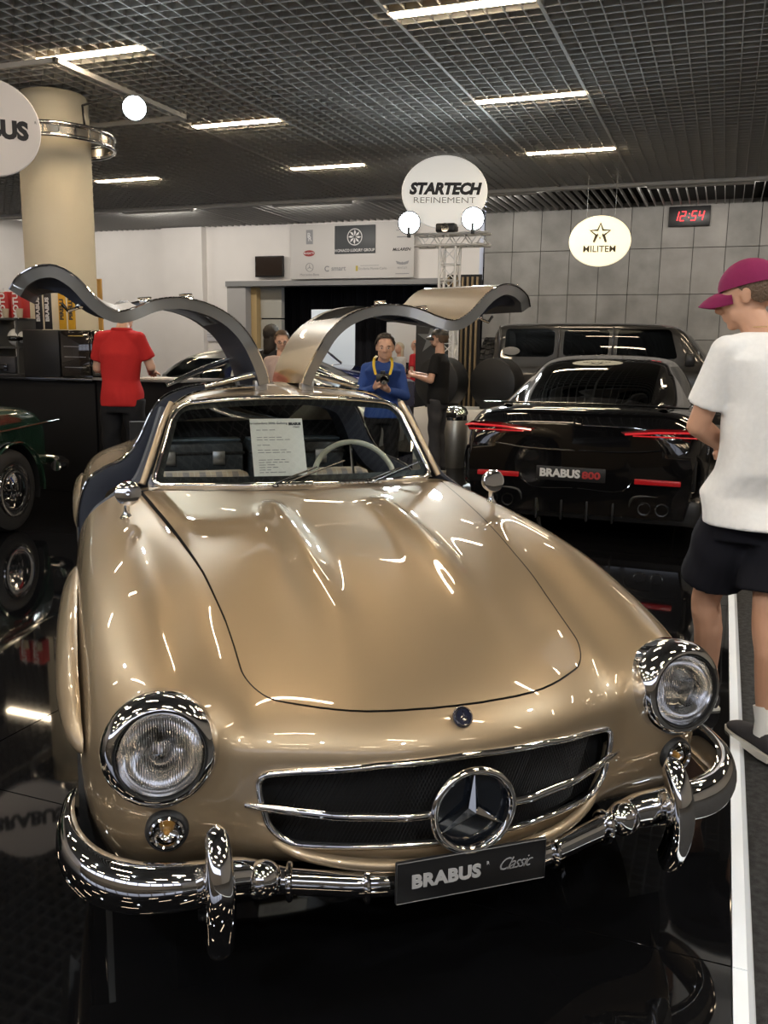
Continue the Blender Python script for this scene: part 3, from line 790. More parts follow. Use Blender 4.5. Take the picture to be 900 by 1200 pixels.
# door jamb bands (dark padded), following the section at the back of the opening
def secpts(y, inset=0.0):
    for a in range(len(S)-1):
        if S[a][0][1] <= y <= S[a+1][0][1]:
            t = (y-S[a][0][1])/(S[a+1][0][1]-S[a][0][1])
            P = [Vector(S[a][b]).lerp(Vector(S[a+1][b]), t) for b in range(n)]; break
    P = [p for p in P if p.x > .09 and p.z > .45]
    return cr([(p.x, y, p.z) for p in P], 5)
for s in (-1, 1):
    P = secpts(2.735); N_ = len(P); rings = []
    for i, p in enumerate(P):
        a = Vector(P[min(i+1, N_-1)])-Vector(P[max(i-1, 0)]); a.y = 0; a.normalize(); inn = Vector((a.z, 0, -a.x))
        q = Vector(p); y0 = float(np.interp(p[2], [.45,.95,1.3], [2.735,2.735,2.70]))
        d = .105
        o_ = [q-inn*.000, q+inn*.012, q+inn*.05, q+inn*d, q+inn*d]; yy = [y0+.012, y0-.012, y0-.016, y0-.008, y0+.20]
        rings.append([(s*o_[k].x, yy[k], o_[k].z) for k in range(5)])
    G().loft(rings, closed=False, caps=False).build('door_jamb', LEATHER, car)
    G().tube([(s*p[0], float(np.interp(p[2], [.45,.95,1.3], [2.735,2.735,2.70]))-.006, p[2]) for p in P], .0055, 8).build('jamb_trim', CHROME, car)
    # sill top and cockpit side
    g = G().prism([(s*.855,.46),(s*.862,.525),(s*.80,.55),(s*.60,.55),(s*.56,.50),(s*.56,.22),(s*.80,.22)], 1.86, 2.76, ax=1); g.build('door_sill', LEATHER, car)
    # front jamb: A-pillar inner
    P = [(s*.50,1.99,1.235),(s*.555,1.925,1.09),(s*.615,1.885,.965),(s*.70,1.90,.90),(s*.78,1.90,.83),(s*.82,1.90,.70),(s*.825,1.90,.55)]
    G().tube(cr(P, 5), .024, 8).build('windshield_pillar', LEATHER, car)
    # painted A pillar in front
    P = [(s*.475,1.965,1.262),(s*.512,1.935,1.19),(s*.560,1.87,1.07),(s*.603,1.828,.962)]
    G().tube(cr(P, 5), [.012]*15+[.012], 10).build('pillar_cover', PAINT, car)
    # gas struts
    G().tube([(s*.10,2.10,1.375),(s*.20,2.10,1.352),(s*.33,2.10,1.318)], [.013,.013,.009], 10).build('door_strut', CHROME, car)
    G().tube([(s*.16,2.62,1.42),(s*.28,2.60,1.375),(s*.45,2.56,1.305)], [.014,.014,.010], 10).build('door_strut', CHROME, car)
    for hy_ in (2.09, 2.58): G().box((s*.10-.025, hy_, 1.300), (s*.10+.03, hy_+.06, 1.345), .008).build('door_hinge', STEEL, car)
# interior
g = G().box((-.70,1.70,.14), (.70,3.2,.18)); g.box((-.60,3.05,.18), (.60,3.09,1.1)); g.build('cockpit_tub', BLACK, car, smooth=False)
rings = []
for t in np.linspace(0, 1, 9):
    a = PI*t; yy = 1.87+.17*math.sin(a*.5); zz = .945-.10*(1-math.cos(a*.5))
    rings.append([(x, yy-.02*math.cos(x*3), zz) for x in np.linspace(-.56, .56, 21)])
g = G().loft(rings, closed=False, caps=False); g.box((-.56,1.95,.60), (.56,2.04,.86), .03); g.build('dashboard', SATIN, car)
M = frame((.33,2.14,.895), (1,0,0), (0,.42,.9))
sw = G().tube([tuple(M @ Vector((.19*math.cos(a), .19*math.sin(a), 0))) for a in np.linspace(0, 2*PI, 48, endpoint=False)], .0125, 10, closed=True).build('steering_wheel', mat('cream_wheel', (.62,.60,.50), .35), car)
g = G()
for a in (PI/2+.0, PI*1.17, PI*1.83): g.tube([tuple(M @ Vector((.02*math.cos(a), .02*math.sin(a), -.02))), tuple(M @ Vector((.185*math.cos(a), .185*math.sin(a), 0)))], .007, 6)
g.lathe([(.001,.01),(.03,.005),(.035,-.02)], 20, M=M); g.build('spoke', CHROME, sw)
# plaid seats
PLAID = bpy.data.materials.new('plaid'); PLAID.use_nodes = True
def make_plaid(m):
    nt = m.node_tree; b = nt.nodes['Principled BSDF']; b.inputs['Roughness'].default_value = .9
    tc = nt.nodes.new('ShaderNodeTexCoord'); sp = nt.nodes.new('ShaderNodeSeparateXYZ'); nt.links.new(tc.outputs['Object'], sp.inputs[0])
    def stripes(src, freq, th, ph=0.0):
        a = nt.nodes.new('ShaderNodeMath'); a.operation = 'MULTIPLY_ADD'; a.inputs[1].default_value = freq; a.inputs[2].default_value = ph; nt.links.new(src, a.inputs[0])
        s_ = nt.nodes.new('ShaderNodeMath'); s_.operation = 'FRACT'; nt.links.new(a.outputs[0], s_.inputs[0])
        c_ = nt.nodes.new('ShaderNodeMath'); c_.operation = 'LESS_THAN'; c_.inputs[1].default_value = th; nt.links.new(s_.outputs[0], c_.inputs[0]); return c_.outputs[0]
    col = None; prev = (.45,.38,.30,1)
    cur = None
    for src, fr, th, ph, c in ((sp.outputs[0], 13, .38, 0, (.16,.17,.22,1)), (sp.outputs[2], 13, .38, 0, (.16,.17,.22,1)), (sp.outputs[0], 13, .08, .35, (.55,.50,.42,1)), (sp.outputs[2], 13, .08, .35, (.55,.50,.42,1))):
        mx = nt.nodes.new('ShaderNodeMix'); mx.data_type = 'RGBA'; s_ = stripes(src, fr, th, ph)
        sc = nt.nodes.new('ShaderNodeMath'); sc.operation = 'MULTIPLY'; sc.inputs[1].default_value = .65; nt.links.new(s_, sc.inputs[0]); nt.links.new(sc.outputs[0], mx.inputs[0])
        if cur is None: mx.inputs[6].default_value = prev
        else: nt.links.new(cur, mx.inputs[6])
        mx.inputs[7].default_value = c; cur = mx.outputs[2]
    nt.links.new(cur, b.inputs['Base Color'])
make_plaid(PLAID)
for s in (-1, 1):
    g = G().box((s*.30-.22,2.20,.30), (s*.30+.22,2.62,.44), .04); st = g.build('seat', PLAID, car)
    G().box((s*.30-.24,2.55,.40), (s*.30+.24,2.68,.90), .05).build('backrest', PLAID, st)
G().box((-.60,2.72,.55), (.60,3.04,.80), .02).build('parcel_shelf', LEATHER, car)
# tail lamps and rear bumper, exhaust
for s in (-1, 1):
    G().ell((s*.60,4.33,.60), (.05,.05,.06)).build('tail_light', mat('red_lens', (.35,.01,.01), .15, coat=1), car)
    G().tube(cr([(s*.0,4.50,.42),(s*.35,4.49,.42),(s*.62,4.44,.42),(s*.76,4.30,.42),(s*.79,4.10,.42)], 5), .028, 10).build('rear_bumper', CHROME, car)
# raised doors
def door(s):
    # outer surface: front edge profile measured, rear edge about .7 behind
    prof = [(.070,1.335),(.088,1.395),(.135,1.49),(.18,1.555),(.245,1.610),(.33,1.648),(.43,1.664),(.53,1.650),(.62,1.612),(.675,1.603),(.735,1.640),(.80,1.712),(.87,1.752),(.94,1.748),(1.00,1.715),(1.035,1.670)]
    yf = [2.06,2.04,2.01,2.01,2.01,2.0,1.97,1.93,1.88,1.85,1.84,1.83,1.83,1.84,1.86,1.90]
    lift = [-.02,0,.0,.0,.0,.01,.02,.04,.06,.065,.06,.05,.04,.03,.02,.01]
    NP = cr([(x, 0, z) for x, z in prof], 3); T = np.linspace(0, len(prof)-1, len(NP))
    YF = np.interp(T, range(len(prof)), yf); LF = np.interp(T, range(len(prof)), lift)
    top = []; inn = []
    for i, p in enumerate(NP):
        a = Vector(NP[min(i+1, len(NP)-1)])-Vector(NP[max(i-1, 0)]); a.normalize(); nr = Vector((-a.z, 0, a.x))  # up/outward
        y0 = YF[i]; y1 = 2.72
        top.append([(p[0], y0+(y1-y0)*t, p[2]+LF[i]*t) for t in np.linspace(0, 1, 8)])
        inn.append([(p[0]-nr.x*.042, y0+(y1-y0)*t+(.004 if t == 0 else 0), p[2]-nr.z*.042+LF[i]*t) for t in np.linspace(0, 1, 8)])
    # window opening between x .22 and .60 : build frames as strips
    m = len(NP); g = G(); gi = G()
    def isopen(i, j): return .235 < NP[i][0] < .600 and .235 < NP[i+1][0] < .600 and 1 <= j <= 5
    vo = [q for r in top for q in r]; vi = [q for r in inn for q in r]
    g.add([(s*a, b, c) for a, b, c in vo], [(i*8+j, i*8+j+1, (i+1)*8+j+1, (i+1)*8+j) for i in range(m-1) for j in range(7) if not isopen(i, j)])
    d = g.build('door', PAINT, car, fix=True, ang=60)
    vb = vo+vi; K = len(vo); f = []
    for i in range(m-1):
        f.append((i*8, (i+1)*8, K+(i+1)*8, K+i*8)); f.append((i*8+7, (i+1)*8+7, K+(i+1)*8+7, K+i*8+7))
    for j in range(7): f.append((j, j+1, K+j+1, K+j)); f.append(((m-1)*8+j, (m-1)*8+j+1, K+(m-1)*8+j+1, K+(m-1)*8+j))
    G().add([(s*a, b, c) for a, b, c in vb], f).build('door_rim', DOORGREY, d, ang=30)
    gi.add([(s*a, b, c) for a, b, c in vi], [(i*8+j, i*8+j+1, (i+1)*8+j+1, (i+1)*8+j) for i in range(m-1) for j in range(7) if not isopen(i, j)])
    gi.build('door_lining', LEATHER, d, ang=60)
    # padded inner panel of lower door
    k0 = min(range(m), key=lambda i: abs(NP[i][0]-.70))
    rings = []
    for i in range(k0, m-2):
        a = Vector(NP[min(i+1, m-1)])-Vector(NP[max(i-1, 0)]); a.normalize(); nr = Vector((-a.z, 0, a.x)); p = Vector(NP[i])
        th = .042+.045*math.sin(PI*(i-k0+.5)/(m-2-k0))
        rings.append([(s*(p.x-nr.x*q), y, p.z-nr.z*q+LF[i]*((y-YF[i])/(2.72-YF[i]))) for q, y in ((.036, YF[i]+.05), (th, YF[i]+.08), (th, 2.62), (.036, 2.66))])
    G().loft(rings, closed=False, caps=False).build('door_panel', LEATHER, d)
    P = [(s*p[0], YF[i]-.002, p[2]+.001) for i, p in enumerate(NP)]
    G().tube(P, .0035, 6).build('edge_trim', CHROME, d)
    # latch hardware on the window rail
    for xx, yy, zz in ((.56,1.95,1.650),(.40,2.02,1.672)):
        g = G()
        g.box((s*xx-.025,yy-.004,zz-.012), (s*xx+.025,yy+.016,zz+.002), .003); g.tube([(s*xx-.03,yy,zz+.005), (s*xx+.02,yy,zz+.010)], .004, 8)
        g.build('window_latch', CHROME, d)
    xx = .79; g = G().tube([(s*.80,1.90,1.615),(s*.84,1.895,1.60),(s*.86,1.90,1.625)], .006, 8); g.ell((s*.80,1.90,1.62), (.016,.012,.012)); g.build('door_handle', CHROME, d)
for s in (-1, 1): door(s)
# chrome roof-edge gutters
for s in (-1, 1):
    G().tube(cr([(s*.10,2.10,1.322),(s*.25,2.09,1.312),(s*.38,2.08,1.292),(s*.455,2.06,1.250)], 5), .006, 6).build('roof_gutter', CHROME, car)
# ---------------- people ----------------
def cone(g, a, b, ra, rb, n=14):
    a = Vector(a); b = Vector(b); d = (b-a)
    g.tube([a-d*.0, a+d*.25, a+d*.5, a+d*.75, b], [ra, ra*.75+rb*.25+.002, (ra+rb)/2+.002, ra*.25+rb*.75, rb], n)
    g.ell(a, (ra, ra, ra), n=12, m=8); g.ell(b, (rb, rb, rb), n=12, m=8)
def hand(g, wr, d, palm, k=1.0, curl=.5, side=1):
    """wr wrist, d direction of fingers, palm = palm normal, side=+1 thumb towards d x palm"""
    d = Vector(d).normalized(); p = Vector(palm); p = (p-d*p.dot(d)).normalized(); s = d.cross(p)*side; w = Vector(wr)
    for i in range(3):
        c = w+d*(.02+.028*i)*k; g.ell(c, (.03*k, .03*k, .03*k), n=10, m=6)
    for i, (off, L) in enumerate(((.033,.072),(.012,.08),(-.010,.075),(-.031,.06))):
        c = w+d*.078*k+s*off*k; g.ell(w+d*.06*k+s*off*k, (.014*k,)*3, n=8, m=6)
        c0 = c; a = curl*.5; r = .0095*k
        for q in range(3):
            dd = d*math.cos(a)+p*math.sin(a); c1 = c0+dd*(L*k*(.42, .32, .26)[q]); cone(g, c0, c1, r, r*.88, 8); c0 = c1; a += curl*.9; r *= .9
    c0 = w+d*.025*k+s*.028*k; a = .7; r = .0125*k
    for q in range(3):
        dd = d*math.cos(a)+s*math.sin(a)*.9+p*.35; c1 = c0+dd.normalized()*(.035*k, .03*k, .025*k)[q]; cone(g, c0, c1, r, r*.9, 8); c0 = c1; r *= .92; a -= .25*curl
def head(g, c, yaw, pitch, k=1.0, jaw=1.0):
    """facing local -y at yaw 0; returns matrix"""
    M = Tr(*c) @ Rz(yaw) @ Matrix.Rotation(pitch, 4, 'X') @ Matrix.Scale(k, 4)
    def e(p, r): g.ell((0,0,0), r, M=M @ Tr(*p), n=18, m=12)
    e((0,.012,.028), (.076,.096,.088)); e((0,-.022,-.01), (.068,.070,.085)); e((0,-.035,-.06), (.050*jaw,.050,.045)); e((0,-.062,-.088), (.024*jaw,.022,.018))
    for s in (-1, 1):
        e((s*.045,-.030,-.055), (.020*jaw,.035,.032)); e((s*.032,-.076,.022), (.022,.012,.008)); e((s*.036,-.070,-.018), (.018,.014,.015))
        e((s*.078,.010,-.005), (.008,.018,.030)); e((s*.082,.016,.008), (.006,.014,.016))
    g.tube([M @ Vector((0,-.082,.018)), M @ Vector((0,-.098,-.006)), M @ Vector((0,-.108,-.024)), M @ Vector((0,-.088,-.034))], [.009*k,.011*k,.014*k,.010*k], 10)
    for s in (-1, 1): e((s*.012,-.094,-.026), (.009,.010,.008))
    e((0,-.086,-.050), (.024,.010,.006)); e((0,-.084,-.062), (.020,.010,.007))
    return M
def human(name, label, loc, rz, k=1.0, P=None, skin=None, top=None, topcol=None, sleeve='short', legs='trousers', legcol=None, hair=None, hairstyle='short', shoe=None, vox=.011, yaw=0, pitch=0, female=False, cut=None, flare=1.0, group=None, hs=1.0):
    t = thing(name, label, 'person', loc, rz, group)
    J = dict(hipL=(.095,0,.92), hipR=(-.095,0,.92), knL=(.10,-.01,.50), knR=(-.10,-.01,.50), anL=(.11,.02,.09), anR=(-.11,.02,.09),
             waist=(0,0,1.06), chest=(0,.0,1.28), neck=(0,.01,1.47), head=(0,-.01,1.655), shL=(.165,.01,1.42), shR=(-.165,.01,1.42),
             elL=(.225,.03,1.14), elR=(-.225,.03,1.14), wrL=(.25,-.06,.90), wrR=(-.25,-.06,.90), hdL=(0,-.2,-1), hdR=(0,-.2,-1), pmL=(-1,0,0), pmR=(1,0,0), ftL=(0.05,-1,0), ftR=(-.05,-1,0))
    if P: J.update(P)
    J = {a: Vector(b)*(k if not a[:2] in ('hd','pm','ft') else 1) for a, b in J.items()}
    g = G(); M = head(g, J['head'], yaw, pitch, k*hs)
    cone(g, J['neck']-Vector((0,0,.03*k)), J['head']+Vector((0,.02*k,-.06*k)), .062*k, .052*k)
    sw = .9 if female else 1.0
    for s in 'LR':
        cone(g, J['sh'+s], J['el'+s], .046*k*sw, .040*k*sw); cone(g, J['el'+s], J['wr'+s], .042*k*sw, .026*k*sw)
        hand(g, J['wr'+s], J['hd'+s], J['pm'+s], k*.98, .7, 1 if s == 'L' else -1)
        kn = J['kn'+s]; an = J['an'+s]
        if legs == 'trousers':
            cone(g, J['hip'+s], kn, .060*k, .042*k); cone(g, kn, an, .042*k, .034*k); continue
        cone(g, J['hip'+s], kn, .082*k*sw, .055*k*sw)
        cf = kn.lerp(an, .3)+Vector((0,.02*k,0)); cone(g, kn, cf, .055*k, .056*k*sw); cone(g, cf, an, .056*k*sw, .036*k)
    def ring(c, rx, ry, e=2.3, n=24, yawr=0):
        out = []
        for q in range(n):
            a = 2*PI*q/n; cx, sy = math.cos(a), math.sin(a)
            x = rx*abs(cx)**(2/e)*(1 if cx > 0 else -1); y = ry*abs(sy)**(2/e)*(1 if sy > 0 else -1)
            out.append((c[0]+x*math.cos(yawr)-y*math.sin(yawr), c[1]+x*math.sin(yawr)+y*math.cos(yawr), c[2]))
        return out
    shd = J['shL']-J['shR']; ya = math.atan2(shd.y, shd.x); hw = shd.length/2
    hp = (J['hipL']+J['hipR'])/2; hd = J['hipL']-J['hipR']; yh = math.atan2(hd.y, hd.x); ym = (ya+yh)/2
    g.loft([ring(hp-Vector((0,0,.06*k)), .15*k, .10*k, yawr=yh), ring(hp+Vector((0,0,.05*k)), .16*k, .105*k, yawr=yh), ring(J['waist'], .135*k*sw, .095*k, yawr=ym), ring(J['chest'], .16*k*sw, .11*k, yawr=ya), ring(J['neck']-Vector((0,0,.09*k)), hw*.85, .080*k, yawr=ya), ring(J['neck']-Vector((0,0,.02*k)), .065*k, .055*k, yawr=ya)])
    V, F = evalmesh(g.v, g.f, 0, remesh=vox*.75, smooth=3)
    b = G().add(V, F).build('body', skin or SKIN, t, ang=180)
    # top
    g = G(); o = .018*k; fl = flare
    hem = J.get('hem', None); hz = hp-Vector((0,0,.02*k)) if hem is None else hem
    g.loft([ring(hz-Vector((0,0,.035*k)), (.182*fl)*k, (.136*fl)*k, yawr=yh), ring(hp+Vector((0,0,.06*k)), (.178*fl)*k, (.132*fl)*k, yawr=yh), ring(J['waist'], (.158*fl)*k*sw, (.118*fl)*k, yawr=ym), ring(J['chest'], .178*k*sw, .125*k, yawr=ya), ring(J['neck']-Vector((0,0,.085*k)), hw+.02*k, .108*k, 2.6, yawr=ya), ring(J['neck']-Vector((0,0,.035*k)), hw*.80, .090*k, yawr=ya), ring(J['neck']+Vector((0,0,.012*k)), .078*k, .07*k, yawr=ya)])
    for s in 'LR':
        g.tube([J['neck']-Vector((0,0,.045*k)), J['neck'].lerp(J['sh'+s], .6)-Vector((0,0,.01*k)), J['sh'+s]], [.060*k, .060*k, .058*k], 14)
        a, e, w = J['sh'+s], J['el'+s], J['wr'+s]
        g.ell(a, (.062*k*sw,)*3)
        if sleeve == 'short':
            c1 = a.lerp(e, .72); g.tube([a, a.lerp(c1, .5), c1], [.060*k*sw, .064*k*sw, .072*k*sw], 18)
        else:
            g.tube([a, a.lerp(e, .5), e], [.062*k*sw, .058*k*sw, .054*k*sw], 16); g.ell(e, (.054*k*sw,)*3); g.tube([e, e.lerp(w, .5), e.lerp(w, .97)], [.054*k*sw, .05*k*sw, .038*k], 16)
    V, F = evalmesh(g.v, g.f, 0, remesh=vox, smooth=5)
    V = np.array(V)
    # cloth folds as real relief
    amp = .006*k; ph = random.random()*6
    low = np.clip((1.42*k-V[:, 2])/.5, .15, 1)
    V += (amp*low)[:, None]*np.stack([np.sin(V[:, 2]*26+V[:, 0]*14+ph)+.7*np.sin(V[:, 2]*9-V[:, 0]*21+V[:, 1]*13), np.sin(V[:, 2]*22-V[:, 0]*17+ph*2)+.8*np.sin(V[:, 2]*8+V[:, 0]*25), 0*V[:, 0]], 1)
    G().add(V, F).build(top or 'shirt', topcol, t, ang=180)
    # legs
    if legs:
        g = G()
        g.loft([ring(hp-Vector((0,0,.11*k)), .168*k, .118*k, yawr=yh), ring(hp+Vector((0,0,.02*k)), .172*k, .12*k, yawr=yh), ring(hp+Vector((0,0,.10*k)), .152*k, .11*k, yawr=yh)])
        for s in 'LR':
            h, kn, an = J['hip'+s], J['kn'+s], J['an'+s]
            if legs == 'shorts':
                c1 = h.lerp(kn, .74); g.tube([h+Vector((0,0,.02)), h.lerp(c1, .5), c1], [.105*k, .112*k, .122*k], 20)
            else:
                g.tube([h, h.lerp(kn, .5), kn], [.098*k, .088*k, .072*k], 16); g.ell(kn, (.072*k,)*3); g.tube([kn, kn.lerp(an, .5), an+(an-kn)*.05], [.072*k, .070*k, .062*k], 16)
        V, F = evalmesh(g.v, g.f, 0, remesh=vox, smooth=2); V = np.array(V)
        V += .005*np.stack([np.sin(V[:, 2]*31+V[:, 1]*24), np.sin(V[:, 2]*27+V[:, 0]*21), 0*V[:, 0]], 1)
        G().add(V, F).build(legs, legcol, t, ang=180)
    for s in 'LR':
        an = J['an'+s]; d = Vector(J['ft'+s]).normalized(); base = Vector((an.x, an.y, 0))-d*.07*k
        def shoe_ring(tq, w, h, z0=0.0):
            sd = Vector((-d.y, d.x, 0)); c = base+d*(.29*k*tq); out = []
            for q in range(16):
                a = 2*PI*q/16; out.append(tuple(c+sd*(w*k*math.cos(a))+Vector((0,0,z0+h*k*(.5+.5*math.sin(a))))))
            return out
        up = [shoe_ring(a, b, c, .014*k) for a, b, c in ((0,.02,.05),(.03,.036,.085),(.15,.041,.10),(.32,.042,.098),(.5,.044,.072),(.7,.049,.058),(.88,.042,.045),(.97,.028,.032),(1,.012,.016))]
        sh = G().loft(up).build('shoe', shoe or SATIN, t, ang=80)
        so = G(); sd = Vector((-d.y, d.x, 0)); poly = []
        for tq, w in ((-.015,.02),(.0,.036),(.15,.045),(.4,.045),(.7,.053),(.9,.045),(1.0,.028),(1.02,.0)): poly.append(base+d*(.29*k*tq)+sd*w*k)
        for tq, w in ((1.0,.028),(.9,.045),(.7,.053),(.4,.045),(.15,.045),(0,.036),(-.015,.02)): poly.append(base+d*(.29*k*tq)-sd*w*k)
        so.prism([(p.x, p.y) for p in poly], .001, .028*k); so.build('sole', SOLE, sh, ang=30)
        if legs == 'shorts':
            G().tube([an+Vector((0,0,-.02)), an+Vector((0,.0,.03)), an+(J['kn'+s]-an)*.22], [.045*k, .043*k, .047*k], 18).build('sock', WHITE, t)
    # hair
    def hp_(p): return M @ Vector(p)
    g = G(); nseg = 26
    if hairstyle in ('short', 'buzz', 'bald', 'long', 'tied'):
        for lo in range(14):
            for la in range(1):
                pass
        off = {'short': .014, 'buzz': .006, 'bald': .004, 'long': .016, 'tied': .012}[hairstyle]
        c = Vector((0,.014,.03)); R = (.076+off, .096+off, .088+off)
        v = []; f = []; na, nb = 28, 12
        for i in range(na):
            a = 2*PI*i/na - PI/2   # 0 faces front
            front = (1+math.cos(a+PI/2))/2   # 1 at front
            lo = {'short': -.75, 'buzz': -.7, 'bald': -.6, 'long': -.9, 'tied': -.7}[hairstyle]; hi = .62
            zz = lo+(hi-lo)*min(max((front-.35)/.5, 0), 1)
            for j in range(nb+1):
                s_ = zz+(1-zz)*j/nb
                if hairstyle == 'bald': s_ = zz+(.15-zz)*j/nb if front < .6 else .15
                rr = math.sqrt(max(0, 1-s_*s_)) if s_ < .999 else 0
                if s_ < 0: rr = math.sqrt(max(0, 1-s_*s_))*.5+.5*(1-.18*s_*s_)
                n_ = 1+.05*math.sin(i*2.3+j)*off/.014
                v.append(M @ Vector((c.x+R[0]*rr*math.cos(a)*n_, c.y+R[1]*rr*math.sin(a)*n_, c.z+R[2]*s_*n_)))
        for i in range(na):
            for j in range(nb): f.append((i*(nb+1)+j, ((i+1) % na)*(nb+1)+j, ((i+1) % na)*(nb+1)+j+1, i*(nb+1)+j+1))
        g.add(v, f)
        if hairstyle == 'long':
            rings = []
            for q, (z, w, yb) in enumerate(((.02,.088,.03),(-.06,.09,.035),(-.14,.085,.04),(-.22,.07,.045))):
                rings.append([M @ Vector((w*math.cos(a), yb+.075*max(math.sin(a), -.35), z)) for a in np.linspace(0, 2*PI, 20, endpoint=False)])
            g.loft(rings)
        g.build('hair', hair or HAIRD, t, ang=180)
    # eyes
    for s in (-1, 1):
        e = G().ell((0,0,0), (.011,.006,.006), M=M @ Tr(s*.031,-.087,.003), n=10, m=6).build('eye', mat('eye_white', (.55,.5,.47), .3), t)
        G().ell((0,0,0), (.0048,.003,.0052), M=M @ Tr(s*.031,-.0925,.003), n=8, m=6).build('iris', mat('iris', (.02,.015,.01), .2), e)
        G().tube([hp_((s*.016,-.092,.020)), hp_((s*.032,-.094,.026)), hp_((s*.048,-.083,.020))], [.002*k, .004*k, .002*k], 6).build('eyebrow', hair or HAIRD, t)
    return t, M, J
SOLE = mat('white_sole', (.62,.60,.55), .6)
def fmat(n, c, r=.85): return mat(n, c, r, sheen=.0, spec=.2, var=.03, vscale=60, bump=.2, bscale=500)
# big man in white T-shirt: faces away to the left; joints in local coordinates of his empty (local -y = facing)
RZM = math.radians(-146)
def rl(dx, dy, z): # world offset -> local
    c, s = math.cos(-RZM), math.sin(-RZM); return (dx*c-dy*s, dx*s+dy*c, z)
mx0, my0 = .17, 3.46; k0 = 1.0
Pm = dict(head=rl(-.115,.03,1.672), neck=rl(-.03,.0,1.535), shL=rl(-.165,-.09,1.475), shR=rl(.12,.12,1.48), chest=rl(0,0,1.30), waist=rl(.0,.0,1.05),
          hipL=rl(-.10,.02,.90), hipR=rl(.06,.05,.90), elL=rl(-.245,-.035,1.21), wrL=rl(-.12,.19,1.10), elR=rl(.18,.25,1.17), wrR=rl(-.06,.32,1.10))
Pm.update(knL=rl(-.17,.17,.50), anL=rl(-.14,.29,.10), knR=rl(.05,-.03,.50), anR=rl(.08,-.09,.10))
Pm.update(hdL=rl(.2,.9,-.1), pmL=rl(.8,-.2,0), hdR=rl(-1,.1,-.1), pmR=rl(0,-1,0), ftL=rl(-.45,.87,0), ftR=rl(-.52,.85,0), hem=Vector(rl(0,0,.885)))
man, Mm, Jm = human('person', 'man in white T-shirt, black shorts and purple cap seen from behind at right', (mx0, my0, .012), RZM, 1.0, Pm, SKIN, 'shirt', fmat('white_cotton', (.76,.75,.74)), 'short', 'shorts', fmat('black_shorts', (.008,.008,.012)), HAIRB, 'buzz', fmat('dark_knit_shoe', (.045,.042,.045)), vox=.009, yaw=math.radians(44), pitch=math.radians(14), flare=1.14)
# cap
CAPM = fmat('magenta_cap', (.20,.018,.075), .8)
g = G(); v = []; f = []
for i in range(32):
    a = 2*PI*i/32
    for j in range(9):
        t_ = j/8*PI/2; v.append(Mm @ Vector((.088*math.cos(a)*math.cos(t_), .014+.108*math.sin(a)*math.cos(t_), .035+.098*math.sin(t_)-.012*math.sin(a)*0)))
for i in range(32):
    for j in range(8): f.append((i*9+j, ((i+1) % 32)*9+j, ((i+1) % 32)*9+j+1, i*9+j+1))
g.add(v, f); capo = g.build('cap', CAPM, man, ang=180)
def brim(M, parent, m, L=.085, w=.075, droop=.03, y0=-.085, z0=.04):
    top = []; 
    for i in range(15):
        a = PI+PI*i/14
        row = []
        for j in range(5):
            q = j/4; x = w*math.cos(a)*(1.0-.0*q); y = y0+.05+ (-.05)*abs(math.sin(a))-q*L*abs(math.sin(a))**.7; z = z0-droop*q*q-.35*x*x/w*1.0
            row.append((x, y, z))
        top.append(row)
    v = [M @ Vector(p) for r in top for p in r]+[M @ Vector((p[0], p[1], p[2]-.004)) for r in top for p in r]; f = []; n = 5; N = 75
    for i in range(14):
        for j in range(4): f.append((i*n+j, (i+1)*n+j, (i+1)*n+j+1, i*n+j+1)); f.append((N+i*n+j+1, N+(i+1)*n+j+1, N+(i+1)*n+j, N+i*n+j))
        f.append((i*n+4, (i+1)*n+4, N+(i+1)*n+4, N+i*n+4))
    return G().add(v, f).build('brim', m, parent, ang=60)
brim(Mm, capo, CAPM)
G().tube([Jm['neck']+Vector((.075*math.cos(a), .065*math.sin(a), .03-.0*a)) for a in np.linspace(0, 2*PI, 24, endpoint=False)], .0016, 5, closed=True).build('necklace', mat('gold_chain', (.8,.6,.3), .3, 1.0), man)
# man in red polo, back to camera
rp, M_, J_ = human('person', 'grey-haired man in red polo shirt and black trousers leaning on the black counter', (-4.92, 6.42, FLOORZ), math.radians(180+14), 1.03,
   dict(head=(.02,-.15,1.655), neck=(0,-.04,1.53), shL=(.165,0,1.47), shR=(-.165,0,1.47), chest=(0,0,1.34), waist=(0,0,1.12), hipL=(.10,0,.96), hipR=(-.10,0,.96), knL=(.12,-.02,.52), knR=(-.12,0,.52),
        elL=(.235,-.06,1.22), wrL=(.16,-.27,1.17), elR=(-.235,-.07,1.24), wrR=(-.15,-.29,1.19), hdL=(-.3,-1,0), hdR=(.3,-1,0), pmL=(0,0,-1), pmR=(0,0,-1)),
   SKINP, 'polo_shirt', fmat('red_polo', (.42,.022,.022)), 'short', 'trousers', fmat('black_trousers', (.012,.012,.014)), mat('grey_hair', (.14,.13,.12), .6, bump=.8, bscale=120), 'short', None, pitch=math.radians(22))
G().tube([J_['neck']+Vector((.078*math.cos(a), .068*math.sin(a)-.005, .015)) for a in np.linspace(0, 2*PI, 20, endpoint=False)], .016, 8, closed=True).build('collar', MATS['red_polo'], rp)
